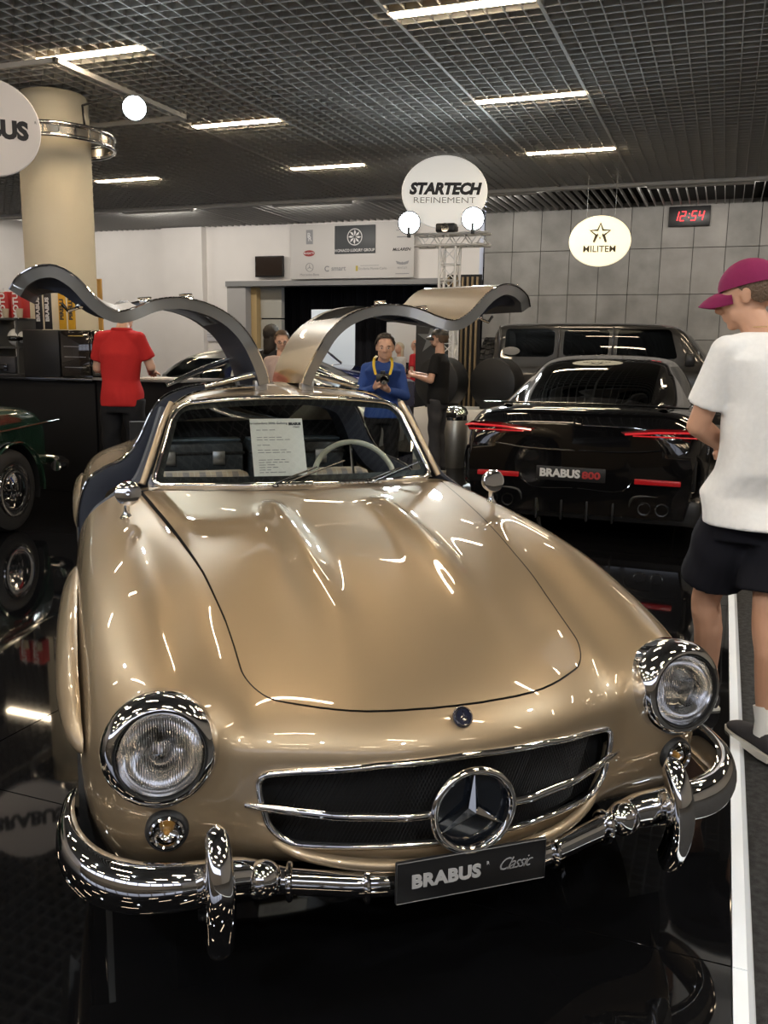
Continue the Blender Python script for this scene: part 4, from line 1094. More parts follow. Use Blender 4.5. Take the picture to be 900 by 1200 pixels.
# photographer
ph, Mp, Jp = human('person', 'dark-haired man in blue sweater taking pictures with a camera', (-3.06, 7.95, FLOORZ), math.radians(21), .93,
   dict(head=(.02,-.15,1.585), neck=(0,-.07,1.44), shL=(.165,0,1.37), shR=(-.165,0,1.37), chest=(0,.02,1.22), waist=(0,.06,1.04), elL=(.235,-.05,1.10), wrL=(.06,-.25,1.16), elR=(-.23,-.06,1.10), wrR=(-.075,-.25,1.19),
        hdL=(-.35,-.7,.3), hdR=(.25,-.6,.6), pmL=(-.3,0,1), pmR=(.9,0,0)),
   SKINP, 'sweater', fmat('blue_sweater', (.035,.075,.26)), 'long', 'trousers', fmat('black_trousers', (.012,.012,.014)), HAIRD, 'short', None, pitch=math.radians(6), hs=1.12)
ca = thing('photo_camera', 'black camera on yellow and black strap held by man in blue', 'camera', (-3.06, 7.95, FLOORZ), math.radians(21))
g = G().box((-.062,-.315,1.155), (.062,-.255,1.235), .012); g.box((-.025,-.31,1.23), (.025,-.26,1.262), .01); g.build('camera_body', SATIN, ca)
G().lathe([(.030,0),(.040,.02),(.040,.085),(.036,.09),(.030,.088),(.0005,.07)], 24, M=frame((.012,-.31,1.19), (1,0,0), (0,-.15,1))).build('camera_lens', GLOSSB, ca)
YEL = mat('yellow_strap', (.55,.40,.03), .6)
for s in (-1, 1): G().tube(cr([(s*.065,-.285,1.225),(s*.085,-.21,1.30),(s*.082,-.13,1.365),(s*.06,-.03,1.395)], 4), .012, 6, sec=[(1,-.2),(1,.2),(-1,.2),(-1,-.2)]).build('camera_strap', YEL, ca)
# man in cap, profile facing left
cp_, Mc, Jc = human('person', 'bearded man in black T-shirt and dark cap holding a phone by the star panel', (-3.16, 10.05, FLOORZ), math.radians(-90), .96, dict(elL=(.25,-.02,1.16), wrL=(.10,-.25,1.20), elR=(-.25,-.05,1.15), wrR=(-.08,-.26,1.22), hdL=(-.2,-1,.2), hdR=(.2,-1,.1), pmL=(0,0,1), pmR=(0,0,1)),
   SKINP, 'shirt', fmat('black_tee', (.012,.012,.013)), 'short', 'trousers', fmat('grey_trousers', (.05,.05,.055)), HAIRB, 'short')
g = G(); v = []; f = []
for i in range(28):
    a = 2*PI*i/28
    for j in range(7):
        t_ = j/6*PI/2; v.append(Mc @ Vector((.092*math.cos(a)*math.cos(t_), .014+.112*math.sin(a)*math.cos(t_), .045+.085*math.sin(t_))))
for i in range(28):
    for j in range(6): f.append((i*7+j, ((i+1) % 28)*7+j, ((i+1) % 28)*7+j+1, i*7+j+1))
c2 = g.add(v, f).build('cap', SATIN, cp_, ang=180); brim(Mc, c2, SATIN)
G().ell((0,0,0), (.055,.05,.04), M=Mc @ Tr(0,-.04,-.07)).build('beard', HAIRB, cp_)
ph2 = thing('smartphone', 'smartphone held up by the bearded man in dark cap', 'phone', (-3.16, 10.05, FLOORZ), math.radians(-90))
G().box((-.04,-.40,1.17), (.04,-.39,1.31), .004).build('phone_case', GLOSSB, ph2)
# woman with glasses, dark-haired person
wo, Mw, Jw = human('person', 'brown-haired woman with glasses looking down behind the raised doors', (-4.56, 8.75, FLOORZ), math.radians(30), .925, None, SKINP, 'blouse', fmat('pale_blouse', (.45,.35,.32)), 'short', 'trousers', fmat('grey_trousers', (.05,.05,.055)), HAIRB, 'tied', pitch=math.radians(14), female=True)
for s in (-1, 1): G().tube([Mw @ Vector((s*.032+.022*math.cos(a), -.098, .003+.014*math.sin(a))) for a in np.linspace(0, 2*PI, 14, endpoint=False)], .002, 5, closed=True).build('glasses', SATIN, wo)
human('person', 'person with long black hair seen from behind near the dark opening', (-4.90, 9.15, FLOORZ), math.radians(165), .965, None, SKINP, 'jacket', fmat('charcoal_jacket', (.025,.025,.028)), 'long', 'trousers', fmat('black_trousers', (.012,.012,.014)), HAIRD, 'long', female=True)
human('person', 'bald man in red shirt far behind, left of the star panel', (-5.75, 16.75, 0), math.radians(-100), .96, None, SKINP, 'shirt', fmat('red_tee', (.5,.03,.04)), 'short', 'trousers', fmat('grey_trousers', (.05,.05,.055)), mat('grey_hair', (.14,.13,.12)), 'bald', vox=.016)
human('person', 'blonde woman far behind, beside the bald man in red', (-6.12, 16.8, 0), math.radians(-30), .92, None, SKINP, 'top', fmat('white_top', (.5,.5,.48)), 'short', 'trousers', fmat('grey_trousers', (.05,.05,.055)), mat('blonde_hair', (.55,.48,.35), .5), 'long', female=True, vox=.016)
human('person', 'person in grey top with red bag seen through the coupe windscreen', (-3.85, 8.0, 0), math.radians(60), .93, dict(head=(0,-.12,1.45), neck=(0,-.05,1.32), shL=(.18,0,1.26), shR=(-.18,0,1.26), chest=(0,.05,1.15), waist=(0,.1,1.0), elL=(.2,-.08,1.02), wrL=(.1,-.28,1.0), elR=(-.2,-.1,1.02), wrR=(-.1,-.3,1.0)), SKINP, 'shirt', fmat('grey_tee', (.30,.29,.28)), 'short', 'trousers', fmat('black_trousers', (.012,.012,.014)), HAIRB, 'short', vox=.014) if False else None
# ---------------- column, ring, truss, signs ----------------
col = tag(bpy.data.objects.new('column', None), kind='structure'); C.objects.link(col); col.location = (-7.02, 8.17, 0)
CREAM = mat('cream_column', (.72,.66,.52), .7, var=.05, vscale=1.2)
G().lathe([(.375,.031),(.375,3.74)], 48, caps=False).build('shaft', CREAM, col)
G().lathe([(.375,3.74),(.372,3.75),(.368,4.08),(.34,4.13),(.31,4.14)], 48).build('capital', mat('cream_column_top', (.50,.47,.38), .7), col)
ri = thing('lighting_ring', 'chrome lighting ring with clamped lamps around the cream column', 'ring', (-7.0, 8.15, 3.66))
for z, r in ((0.06,.62),(-.06,.62)):
    G().tube([(r*math.cos(a), r*math.sin(a), z) for a in np.linspace(0, 2*PI, 72, endpoint=False)], .022, 10, closed=True).build('ring_tube', CHROME, ri)
for k in range(24):
    a = 2*PI*k/24; G().tube([(.62*math.cos(a), .62*math.sin(a), -.06), (.62*math.cos(a), .62*math.sin(a), .06)], .008, 6).build('ring_strut', CHROME, ri)
G().lathe([(.61,-.045),(.61,.045)], 72).build('ring_band', mat('warm_steel', (.5,.46,.4), .2, 1.0), ri)
WL = mat('flood_lens', (1,1,1), .5, emit=(.86,.97,1.0), estr=60.0)
def flood(name, label, loc, target, r=.09, power=60, group=None, size=.3):
    d = Vector(target)-Vector(loc); t = thing(name, label, 'spotlight', loc, 0, group)
    M = aim(d)
    G().lathe([(.0005,-.17),(r*.75,-.16),(r*.95,-.10),(r*1.1,0),(r*1.15,.03),(r*1.05,.03),(r,.01)], 24, M=M).build('housing', SATIN, t)
    G().lathe([(.0005,.012),(r*.6,.012),(r,.008)], 24, M=M).build('lamp_lens', WL, t)
    L = bpy.data.lights.new('spot_light', 'SPOT'); L.energy = power; L.color = (.88,.96,1); L.spot_size = math.radians(100); L.spot_blend = .6; L.shadow_soft_size = r
    o = bpy.data.objects.new('spot_light', L); C.objects.link(o); o.parent = t; o.matrix_local = aim(-d); o.location = Vector(d).normalized()*.05
    o.rotation_euler = aim(-d).to_euler()
    return t
flood('floodlight', 'dazzling white floodlight hung beside the cream column', (-5.55, 7.6, 3.76), (-1.5, 2.5, .8), .105, FLOOD_P)
G().tube([(0,0,0),(-.25,.12,.16),(-.86,.30,.16),(-.92,.40,-.04)], .012, 6).build('mounting_arm', SATIN, bpy.data.objects['floodlight'])
for x, y, nm in ((-4.2,-1.6,'above and behind the camera position, far left'),(-1.2,-2.2,'behind the camera position, left of centre'),(1.9,-1.4,'behind the camera position, to the right'),(2.6,3.4,'high on the right over the carpet'),(-6.6,2.6,'high on the left over the green car')):
    t = flood('floodlight', 'white ceiling floodlight '+nm, (x, y, 3.95), (-1.0, 2.6, .7), .075, SPOT_P)
    G().tube([(0,0,.0),(0,0,.22)], .012, 6).build('mounting_arm', SATIN, t)
fr = thing('ceiling_frame', 'slim pale metal frame hung under the ceiling around the column', 'frame', (0, 0, 4.08))
FM = mat('pale_frame', (.5,.49,.46), .5)
for a, b in (((-8.3,7.08,0),(-6.03,7.08,0)),((-6.03,7.08,0),(-6.03,9.22,0)),((-6.03,9.22,0),(-8.3,9.22,0)),((-8.3,9.22,0),(-8.3,7.08,0))):
    G().box((min(a[0],b[0])-.02, min(a[1],b[1])-.02, -.02), (max(a[0],b[0])+.02, max(a[1],b[1])+.02, .03), .004).build('frame_bar', FM, fr, smooth=False)
for q in ((-8.3,7.08),(-6.03,7.08),(-6.03,9.22),(-8.3,9.22)): G().tube([(q[0],q[1],.03),(q[0],q[1],.10)], .006, 6).build('hanger', FM, fr)
# truss
TR = mat('truss_aluminium', (.72,.72,.72), .35, .35)
tr = thing('lighting_truss', 'silver aluminium truss tower with crossbar carrying white round sign', 'truss', (-3.76, 12.35, 0), 0)
hw = .115
def tr_bar(a, b, r=.018): G().tube([a, b], r, 8).build('truss_tube', TR, tr)
for x in (-hw, hw):
    for y in (-hw, hw): tr_bar((x,y,.02), (x,y,2.93), .02)
diag = G(); n = 13
for k in range(n):
    z0 = .05+k*2.86/n; z1 = z0+2.86/n
    for (a, b) in (((-hw,-hw),(hw,-hw)),((hw,-hw),(hw,hw)),((hw,hw),(-hw,hw)),((-hw,hw),(-hw,-hw))):
        if k % 2: a, b = b, a
        G().tube([(a[0],a[1],z0),(b[0],b[1],z1)], .008, 5).build('truss_brace', TR, tr)
        G().tube([(a[0],a[1],z0),(b[0],b[1],z0)], .007, 5).build('truss_brace', TR, tr)
G().box((-.3,-.3,0), (.3,.3,.02)).build('base_plate', STEEL, tr)
for y in (-hw, hw):
    for z in (2.945, 3.10): tr_bar((-.50,y,z), (.56,y,z), .018)
for k in range(9):
    x0 = -.48+k*.115; x1 = x0+.115
    for y in (-hw, hw):
        a, b = (2.945, 3.10) if k % 2 else (3.10, 2.945)
        G().tube([(x0,y,a),(x1,y,b)], .008, 5).build('truss_brace', TR, tr)
    G().tube([(x0,-hw,2.945),(x0,hw,2.945)], .008, 5).build('truss_brace', TR, tr)
    G().tube([(x0,-hw,3.10),(x0,hw,3.10)], .008, 5).build('truss_brace', TR, tr)
camp = Vector((0,0,1.475))
def signM(c):
    c = Vector(c); d = (camp-c); d.z = 0; d.normalize(); return frame(c, Vector((-d.y, d.x, 0)), (0,0,1))
def disc_sign(name, label, c, rx, rz_, m, th=.06):
    t = thing(name, label, 'sign', (0,0,0)); M = signM(c) @ Matrix.Diagonal((1, rz_/rx, 1, 1))
    G().lathe([(.0005,th*.5),(rx*.93,th*.5),(rx*.985,th*.35),(rx,0),(rx*.985,-th*.35),(rx*.93,-th*.5),(.0005,-th*.5)], 64, M=M).build('disc', m, t)
    return t, signM(c)
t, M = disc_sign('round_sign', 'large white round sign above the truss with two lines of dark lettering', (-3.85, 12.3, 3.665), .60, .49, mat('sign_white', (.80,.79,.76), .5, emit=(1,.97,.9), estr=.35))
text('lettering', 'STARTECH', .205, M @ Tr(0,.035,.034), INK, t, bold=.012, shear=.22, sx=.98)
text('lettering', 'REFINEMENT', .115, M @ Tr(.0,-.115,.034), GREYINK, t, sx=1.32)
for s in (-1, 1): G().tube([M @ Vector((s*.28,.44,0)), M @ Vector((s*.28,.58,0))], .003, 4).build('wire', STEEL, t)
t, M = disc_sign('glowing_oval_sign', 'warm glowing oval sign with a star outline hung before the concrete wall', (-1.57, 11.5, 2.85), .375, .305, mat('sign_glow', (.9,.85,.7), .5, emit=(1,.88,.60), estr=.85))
OLV = mat('olive_ink', (.09,.075,.04), .6)
text('lettering', 'MILITEM', .108, M @ Tr(0,-.10,.036), OLV, t, bold=.0015, sx=1.02)
def starline(M, R, w, m, parent, nm='star_outline'):
    pts = []
    for k in range(10):
        a = PI/2+PI*k/5; r = R if k % 2 == 0 else R*.42; pts.append((r*math.cos(a), r*math.sin(a)))
    # star outline whose lower arm becomes an M
    pl_ = [pts[6+0], pts[7], pts[8], pts[9], pts[0], pts[1], pts[2], pts[3], pts[4]]
    g = G(); g.tube([M @ Vector((p[0], p[1], 0)) for p in pl_], w, 4, caps=True, sec=[(1,-.3),(1,.3),(-1,.3),(-1,-.3)])
    g.tube([M @ Vector((pts[4][0], pts[4][1], 0)), M @ Vector((pts[3][0]*.55, pts[3][1]*.2, 0)), M @ Vector((0,-R*.5,0)), M @ Vector((-pts[3][0]*.55, pts[3][1]*.2, 0)), M @ Vector((pts[6][0], pts[6][1], 0))], w, 4, sec=[(1,-.3),(1,.3),(-1,.3),(-1,-.3)])
    g.build(nm, m, parent, smooth=False)
starline(M @ Tr(0,.085,.038), .125, .012, OLV, t)
for s in (-1, 1): G().tube([M @ Vector((s*.17,.25,0)), M @ Vector((s*.17,1.32,0))], .003, 4).build('wire', STEEL, t)
t, M = disc_sign('round_sign', 'white round sign at the top left edge, in front of the column', (-6.30, 6.5, 3.385), .43, .42, mat('sign_white2', (.68,.64,.62), .5, emit=(1,.93,.9), estr=.10))
text('lettering', 'BRABUS', .205, M @ Tr(-.03,-.02,.034), INK, t, bold=.012, sx=.95)
text('lettering', 'R', .03, M @ Tr(.385,.07,.034), INK, t)
G().tube([M @ Vector((0,.42,0)), M @ Vector((0,.80,0))], .004, 5).build('hanger_rod', STEEL, t)
# floods under the sign
for x, z, nm in ((-4.28, 3.24, 'left'), (-3.36, 3.26, 'right')):
    t = flood('floodlight', 'white floodlight on the truss crossbar, %s of the pair under the round sign' % nm, (x, 12.06, z), (-.3, 1.5, 1.2), .14, FLOOD_P)
    G().box((-.02,-.02,-.20), (.02,.02,-.06)).build('bracket', SATIN, t)
t = thing('spot_housing', 'black lamp housing mounted in the middle of the truss crossbar', 'spotlight', (-3.80, 12.3, 3.12))
G().box((-.14,-.1,0), (.14,.1,.12), .02).build('housing', SATIN, t); G().lathe([(.0005,.0),(.06,.0)], 16, M=frame((0,-.101,.06), (1,0,0), (0,0,1))).build('lamp_lens', GLOSSB, t)
# clock
t = thing('digital_clock', 'black digital wall clock with red digits 12:54 on the concrete wall', 'clock', (-.82, 17.65, 3.975))
G().box((-.36,-.08,-.175), (.36,.0,.175), .01).build('case', SATIN, t)
RED = mat('red_led', (.5,.02,.02), .5, emit=(1,.05,.06), estr=2.2)
def seg(ch, ox, m, parent):
    S7 = {'1': 'bc', '2': 'abged', '5': 'afgcd', '4': 'fgbc'}[ch]; w, h = .075, .085
    P = {'a': ((0,h),(w,h)), 'b': ((w,h),(w,0)), 'c': ((w,0),(w,-h)), 'd': ((0,-h),(w,-h)), 'e': ((0,0),(0,-h)), 'f': ((0,h),(0,0)), 'g': ((0,0),(w,0))}
    g = G()
    for q in S7:
        (a, b), (c, d) = P[q]; sh = .18
        g.tube([(ox+a+b*sh*(1), -.082, b*.93+ (0)), (ox+c+d*sh, -.082, d*.93)], .0085, 4)
    g.build('digit', m, parent)
for ch, ox in (('1',-.27),('2',-.15),('5',.04),('4',.165)): seg(ch, ox, RED, t)
G().box((-.018,-.084,-.035), (.0,-.08,-.02)).box((-.010,-.084,.03), (.006,-.08,.045)).build('colon', RED, t)
# television
t = thing('television', 'small black flat television mounted on the white wall above the opening', 'television', (-9.62, 17.93, 3.275))
G().box((-.35,-.07,-.225), (.35,.0,.225), .01).build('screen_case', SATIN, t); G().box((-.33,-.075,-.20), (.33,-.068,.205)).build('screen', mat('screen_bronze', (.03,.02,.015), .12, coat=1), t)
# sponsor board
t = thing('sponsor_board', 'white sponsor board with a dark rosette plate and small logos on the wall', 'board', (0, 17.86, 0))
xa, xb, za, zb = -9.08, -6.22, 2.99, 4.13
G().box((xa,.0,za), (xb,.06,zb), .004).build('panel', mat('board_white', (.60,.58,.56), .6), t)
def lt(s, x, z, size, m=GREYINK, **kw): return text('lettering', s, size, frame((x,-.003,z), (1,0,0), (0,0,1)), m, t, **kw)
DK = mat('board_dark', (.055,.06,.065), .5)
bxa, bxb, bza, bzb = -8.02, -7.08, 3.50, 4.08
G().box((bxa,-.02,bza), (bxb,.0,bzb), .01).build('name_plate', DK, t)
WI = mat('white_ink', (.75,.75,.75), .6)
text('lettering', 'MONACO LUXURY GROUP', .083, frame((-7.55,-.022,3.565), (1,0,0), (0,0,1)), WI, t, bold=.001, sx=.90)
Mr = frame((-7.55,-.022,3.84), (1,0,0), (0,0,1)); g = G()
g.tube([Mr @ Vector((.165*math.cos(a), .165*math.sin(a), 0)) for a in np.linspace(0, 2*PI, 36, endpoint=False)], .010, 6, closed=True)
for k in range(8):
    a = 2*PI*k/8; q = [(.0+.02*math.cos(a), .02*math.sin(a)), (.10*math.cos(a-.3), .10*math.sin(a-.3)), (.15*math.cos(a), .15*math.sin(a)), (.09*math.cos(a+.18), .09*math.sin(a+.18))]
    g.add([Mr @ Vector((x, y, .002)) for x, y in q], [(0,1,2,3)])
g.build('rosette', WI, t, smooth=False)
G().lathe([(.0005,.004),(.13,.004)], 30, M=frame((-8.63,-.002,3.53), (1,0,0), (0,0,1)) @ Matrix.Diagonal((1.05,.5,1,1))).build('red_oval', mat('red_oval', (.30,.035,.035), .6), t)
text('lettering', 'BUGATTI', .06, frame((-8.63,-.007,3.53), (1,0,0), (0,0,1)), WI, t, bold=.001)
g = G().box((-8.70,-.003,3.72), (-8.54,.0,4.02)); g.build('badge_plate', GREYINK, t, smooth=False)
text('lettering', 'R', .15, frame((-8.63,-.006,3.90), (1,0,0), (0,0,1)), WI, t); text('lettering', 'R', .15, frame((-8.61,-.006,3.83), (1,0,0), (0,0,1)), WI, t)
Ms = frame((-8.62,-.004,3.235), (1,0,0), (0,0,1)); g = G().tube([Ms @ Vector((.088*math.cos(a), .088*math.sin(a), 0)) for a in np.linspace(0, 2*PI, 30, endpoint=False)], .006, 5, closed=True); star3(g, None, .088, .012, .004, M=Ms); g.build('star_logo', GREYINK, t, smooth=False)
lt('Mercedes-Benz', -8.62, 3.08, .075); lt('smart', -7.93, 3.20, .14, INK if False else GREYINK, bold=.003, sx=1.05)
g = G().tube([(-8.20+.05*math.cos(a), -.004, 3.20+.05*math.sin(a)) for a in np.linspace(.6, 5.6, 20)], .012, 5); g.build('ring_logo', GREYINK, t)
G().box((-7.53,-.004,3.14), (-7.48,0,3.25)).build('yellow_badge', mat('yellow_badge', (.5,.4,.08), .6), t, smooth=False)
lt('Scuderia Monte-Carlo', -7.14, 3.185, .072); G().box((-7.42,-.003,3.245), (-7.0,0,3.255)).build('fine_print', GREYINK, t)
lt('McLAREN', -6.50, 3.56, .085, INK, shear=.3, bold=.002, sx=1.1); G().box((-6.60,-.003,3.80), (-6.32,0,3.825)).build('fine_print', GREYINK, t); G().box((-6.62,-.003,3.94), (-6.30,0,3.955)).build('fine_print', GREYINK, t)
g = G()
for s in (-1, 1):
    g.add([(-6.47+s*.03,-.004,3.30),(-6.47+s*.15,-.004,3.335),(-6.47+s*.12,-.004,3.27),(-6.47+s*.03,-.004,3.25)], [(0,1,2,3)])
g.lathe([(.0005,.002),(.032,.002)], 16, M=frame((-6.47,-.004,3.28), (1,0,0), (0,0,1))); g.build('winged_logo', GREYINK, t, smooth=False)
lt('BENTLEY', -6.47, 3.19, .055); G().box((-6.62,-.003,3.062), (-6.32,0,3.078)).build('fine_print', GREYINK, t)
# poster on the wall
t = thing('poster', 'white poster with a line drawing on the plaster wall left of the opening', 'poster', (-11.22, 17.97, 1.90))
G().box((-.30,-.015,-.27), (.30,.0,.27), .003).build('sheet', mat('poster_white', (.62,.62,.66), .6), t)
g = G(); 
for pts in (((-.22,.12),(-.05,.16),(.05,.02),(.2,.1)),((-.22,.12),(-.18,-.02),(-.02,.02),(.05,-.04)),((.2,.1),(.22,-.0),(.05,-.04)),((-.2,-.12),(.2,-.12)),((-.2,-.17),(.15,-.17))):
    g.tube([(x,-.017,z) for x, z in pts], .006, 4)
g.build('line_drawing', GREYINK, t)
# projection screen behind
t = thing('projection_screen', 'pale projection screen standing before the black curtain', 'screen', (-7.48, 16.6, 0), math.radians(-8))
G().box((-.52,-.02,1.0), (.52,.0,2.28), .004).build('screen_sheet', mat('screen_white', (.62,.68,.72), .6, emit=(.8,.9,1), estr=.25), t)
for s in (-1, 1): G().tube([(s*.48,.01,0),(s*.48,.01,1.02)], .015, 6).build('leg', STEEL, t)
# white display wall behind the far visitors
t = thing('display_wall', 'white display wall standing behind the far visitors at the opening', 'partition', (-6.0, 17.2, 0))
G().box((-.55,.0,0), (.95,.05,2.05), .004).build('panel', mat('display_white', (.55,.54,.52), .6), t)
# star panel
t = thing('star_panel', 'tall black display panel with a grey star beside the truss tower', 'panel', (-4.14, 12.8, 0))
G().box((-.25,-.03,0), (.25,.03,1.93), .004).build('board', mat('panel_black', (.016,.018,.022), .5), t)
g = G(); pts = []
for k in range(10):
    a = PI/2+PI*k/5; r = .235 if k % 2 == 0 else .085; pts.append((.0+r*math.cos(a)*1.0, 1.66+r*math.sin(a)))
g.prism([(x, z) for x, z in pts], -.034, -.0301, ax=1); g.build('star', mat('star_grey', (.16,.17,.18), .5), t, smooth=False)
# slatted wood screen
t = thing('slatted_screen', 'vertical slat screen of bronze and black strips at the wall corner', 'screen', (-5.02, 17.5, 0))
SG = mat('bronze_slat', (.28,.21,.12), .4, .4); G().box((-.36,.03,0), (.36,.06,3.0)).build('backing', BLACK, t, smooth=False)
for k in range(7): G().box((-.34+k*.10,-.03,.01), (-.30+k*.10,.03,2.95), .004).build('slat', SG, t, smooth=False)
# plinth, covered wheels, bin
t = thing('display_plinth', 'long low white display plinth behind the steel bin', 'plinth', (-3.20, 11.55, FLOORZ))
G().box((-.66,-.35,0), (.66,.35,.70), .006).build('plinth_box', WHITE, t)
for x, nm in ((-3.55, 'left black wheel-shaped drum on the white plinth, in front of the star panel'), (-2.79, 'right black wheel-shaped drum on the white plinth, beside the grey off-roader')):
    t = thing('round_drum', nm, 'drum', (x, 11.45, .731), math.radians(-14))
    M = frame((0,0,.335), (1,0,0), (0,0,1))
    G().lathe([(.0005,.15),(.315,.15),(.330,.142),(.335,.125),(.335,-.14),(.325,-.155),(.0005,-.155)], 56, M=M).build('drum', mat('drum_black', (.010,.011,.013), .45), t)
    for s in (-1, 1): G().box((s*.16-.03,-.12,0), (s*.16+.03,.12,.06), .01).build('foot', SATIN, t)
t = thing('litter_bin', 'round brushed steel litter bin with domed lid', 'bin', (-3.14, 10.72, FLOORZ))
G().lathe([(.165,0),(.17,.01),(.17,.60),(.165,.61)], 40, caps=True).build('barrel', mat('bin_steel', (.33,.33,.32), .35, .9), t)
G().lathe([(.172,.60),(.172,.66),(.165,.70),(.14,.745),(.09,.775),(.0005,.79)], 40).build('domed_lid', CHROME, t)
G().box((-.07,-.172,.63), (.07,-.13,.70), .01).build('flap', SATIN, t)
# counter and what stands on it
t = thing('bar_counter', 'long black bar counter with a panelled front behind the green car', 'counter', (0, 0, 0))
G().box((-9.2,7.05,.03), (-5.72,7.70,1.13), .005).build('cabinet', mat('counter_black', (.006,.006,.007), .6, spec=.2), t); G().box((-5.70,7.05,.03), (-4.72,7.70,1.15), .005).build('cabinet', mat('counter_black', (.006,.006,.007), .6), t)
G().box((-9.2,7.0,1.131), (-5.71,7.74,1.165), .004).build('worktop', GLOSSB, t); G().box((-5.708,7.0,1.151), (-4.70,7.74,1.175), .004).build('worktop', mat('worktop_grey', (.2,.2,.2), .25), t)
G().ell((-5.22,7.04,1.03), (.012,.012,.012)).build('lock', CHROME, t)
t = thing('mini_fridge', 'black drinks fridge with glass door on the bar counter', 'fridge', (-6.13, 7.32, 1.167), math.radians(0))
G().box((-.47,-.25,0), (-.02,.25,.46), .01).build('side_cabinet', SATIN, t)
f = G().box((.0,-.25,0), (.38,.25,.46), .01).build('cabinet', GLOSSB, t)
G().box((.02,-.27,.02), (.36,-.255,.44), .004).build('glass_door', mat('fridge_glass', (.02,.016,.014), .05, coat=1), t)
for z in (.10,.20,.30): G().box((.06,-.274,z), (.32,-.272,z+.004)).build('shelf_edge', ALU, t)
G().box((.12,-.275,.40), (.30,-.2735,.408)).build('gold_line', mat('gold_ink', (.5,.38,.12), .4), t)
t = thing('shelf_rack', 'dark shelf rack at the left edge of the bar counter', 'shelf', (-7.15, 7.35, 1.167))
for z in (0, .27, .56): G().box((-.45,-.18,z), (.40,.18,z+.02), .003).build('shelf', mat('rack_grey', (.06,.06,.06), .5), t)
for x in (-.45, .0, .37): G().box((x,-.18,.0), (x+.025,.18,.58)).build('upright', mat('rack_grey', (.06,.06,.06), .5), t)
def helmet(loc, m, label):
    t = thing('helmet', label, 'helmet', loc, math.radians(20))
    G().ell((0,0,.095), (.095,.115,.095)).build('shell', m, t); G().ell((0,-.03,.085), (.088,.10,.045)).build('visor', GLOSSB, t)
helmet((-6.83,7.25,1.458), mat('helmet_white', (.55,.55,.55), .25, coat=1), 'silver and white helmet on the middle shelf of the rack')
t = thing('espresso_machine', 'dark coffee machine on the counter below the helmet', 'machine', (-6.95, 7.25, 1.19)); G().box((-.17,-.11,0), (.17,.12,.17), .02).build('case', mat('machine_grey', (.03,.03,.035), .4), t); G().box((-.10,-.13,.02), (.08,-.11,.09), .005).build('panel', GLOSSB, t)
RB = mat('red_box', (.42,.03,.03), .5)
for x, nm in ((-6.93, 'left'), (-6.76, 'right')):
    t = thing('red_carton', 'red carton with white vertical lettering, %s of the two on the shelf rack' % nm, 'box', (x, 7.25, 1.748)); G().box((-.075,-.06,0), (.06,.06,.26), .004).build('carton', RB, t)
    text('lettering', 'MOTUL', .09, frame((-.01,-.062,.14), (0,0,1), (-1,0,0)), WI, t, bold=.003)
for k in range(4):
    t = thing('paper_cup', 'beige paper cup on the rack shelf, cup %s from the left edge' % ('first','second','third','fourth')[k], 'cup', (-7.12+.12*k if k < 3 else -6.70, 7.16, 1.748), 0); G().lathe([(.03,0),(.042,.11),(.04,.11),(.028,.005)], 16).build('cup', mat('cup_beige', (.45,.38,.28), .7), t) if False else G().lathe([(.026,0),(.036,.09),(.034,.09),(.024,.005)], 16).build('cup', mat('cup_beige', (.45,.38,.28), .7), t)
for k, (x, m_, s_, c_) in enumerate(((-6.69,'strip_black','BRABUS','white'),(-6.57,'strip_black','BRABUS','white'),(-6.385,'strip_yellow','PIRELLI','black'),(-6.27,'strip_yellow','PIRELLI','black'))):
    mm = mat('strip_black', (.02,.02,.022), .4) if m_ == 'strip_black' else mat('strip_yellow', (.62,.34,.02), .5)
    lab = ['left one of two slim black banner stands before the column', 'right one of two slim black banner stands before the column', 'left one of two slim yellow banner stands before the column', 'right one of two slim yellow banner stands before the column'][k]
    t = thing('banner_stand', lab, 'banner', (x, 7.42, 1.64), math.radians(0)); 
    G().box((-.042,-.01,0), (.042,.01,.40), .003).build('banner', mm, t); text('lettering', s_, .062, frame((.0,-.011,.20), (0,0,1), (-1,0,0)), WI if c_ == 'white' else INK, t, bold=.003, sx=1.1)
t = thing('paper_stack', 'white papers lying on the counter in front of the red polo man', 'paper', (-5.05, 7.25, 1.1755)); G().box((-.22,-.15,0), (.22,.15,.012)).build('sheets', PAPER, t, smooth=False)
t = thing('poster_board', 'tall black poster board at the left edge behind the rack', 'board', (-7.75, 8.9, FLOORZ)); G().box((-.42,0,.0), (.42,.03,2.35), .004).build('board', mat('panel_black', (.016,.018,.022), .5), t); G().box((-.42,-.004,2.28), (.42,0,2.35)).build('header_strip', mat('header_grey', (.3,.3,.3), .5), t)
t = thing('lit_wall_strip', 'narrow ochre strip painted as lit wall just right of the cream column', 'banner', (-7.20, 9.0, FLOORZ)); G().box((-.05,0,0), (.05,.03,2.25), .004).build('banner', mat('ochre', (.62,.36,.10), .7), t)  # ochre colour stands for the lit wall behind the column
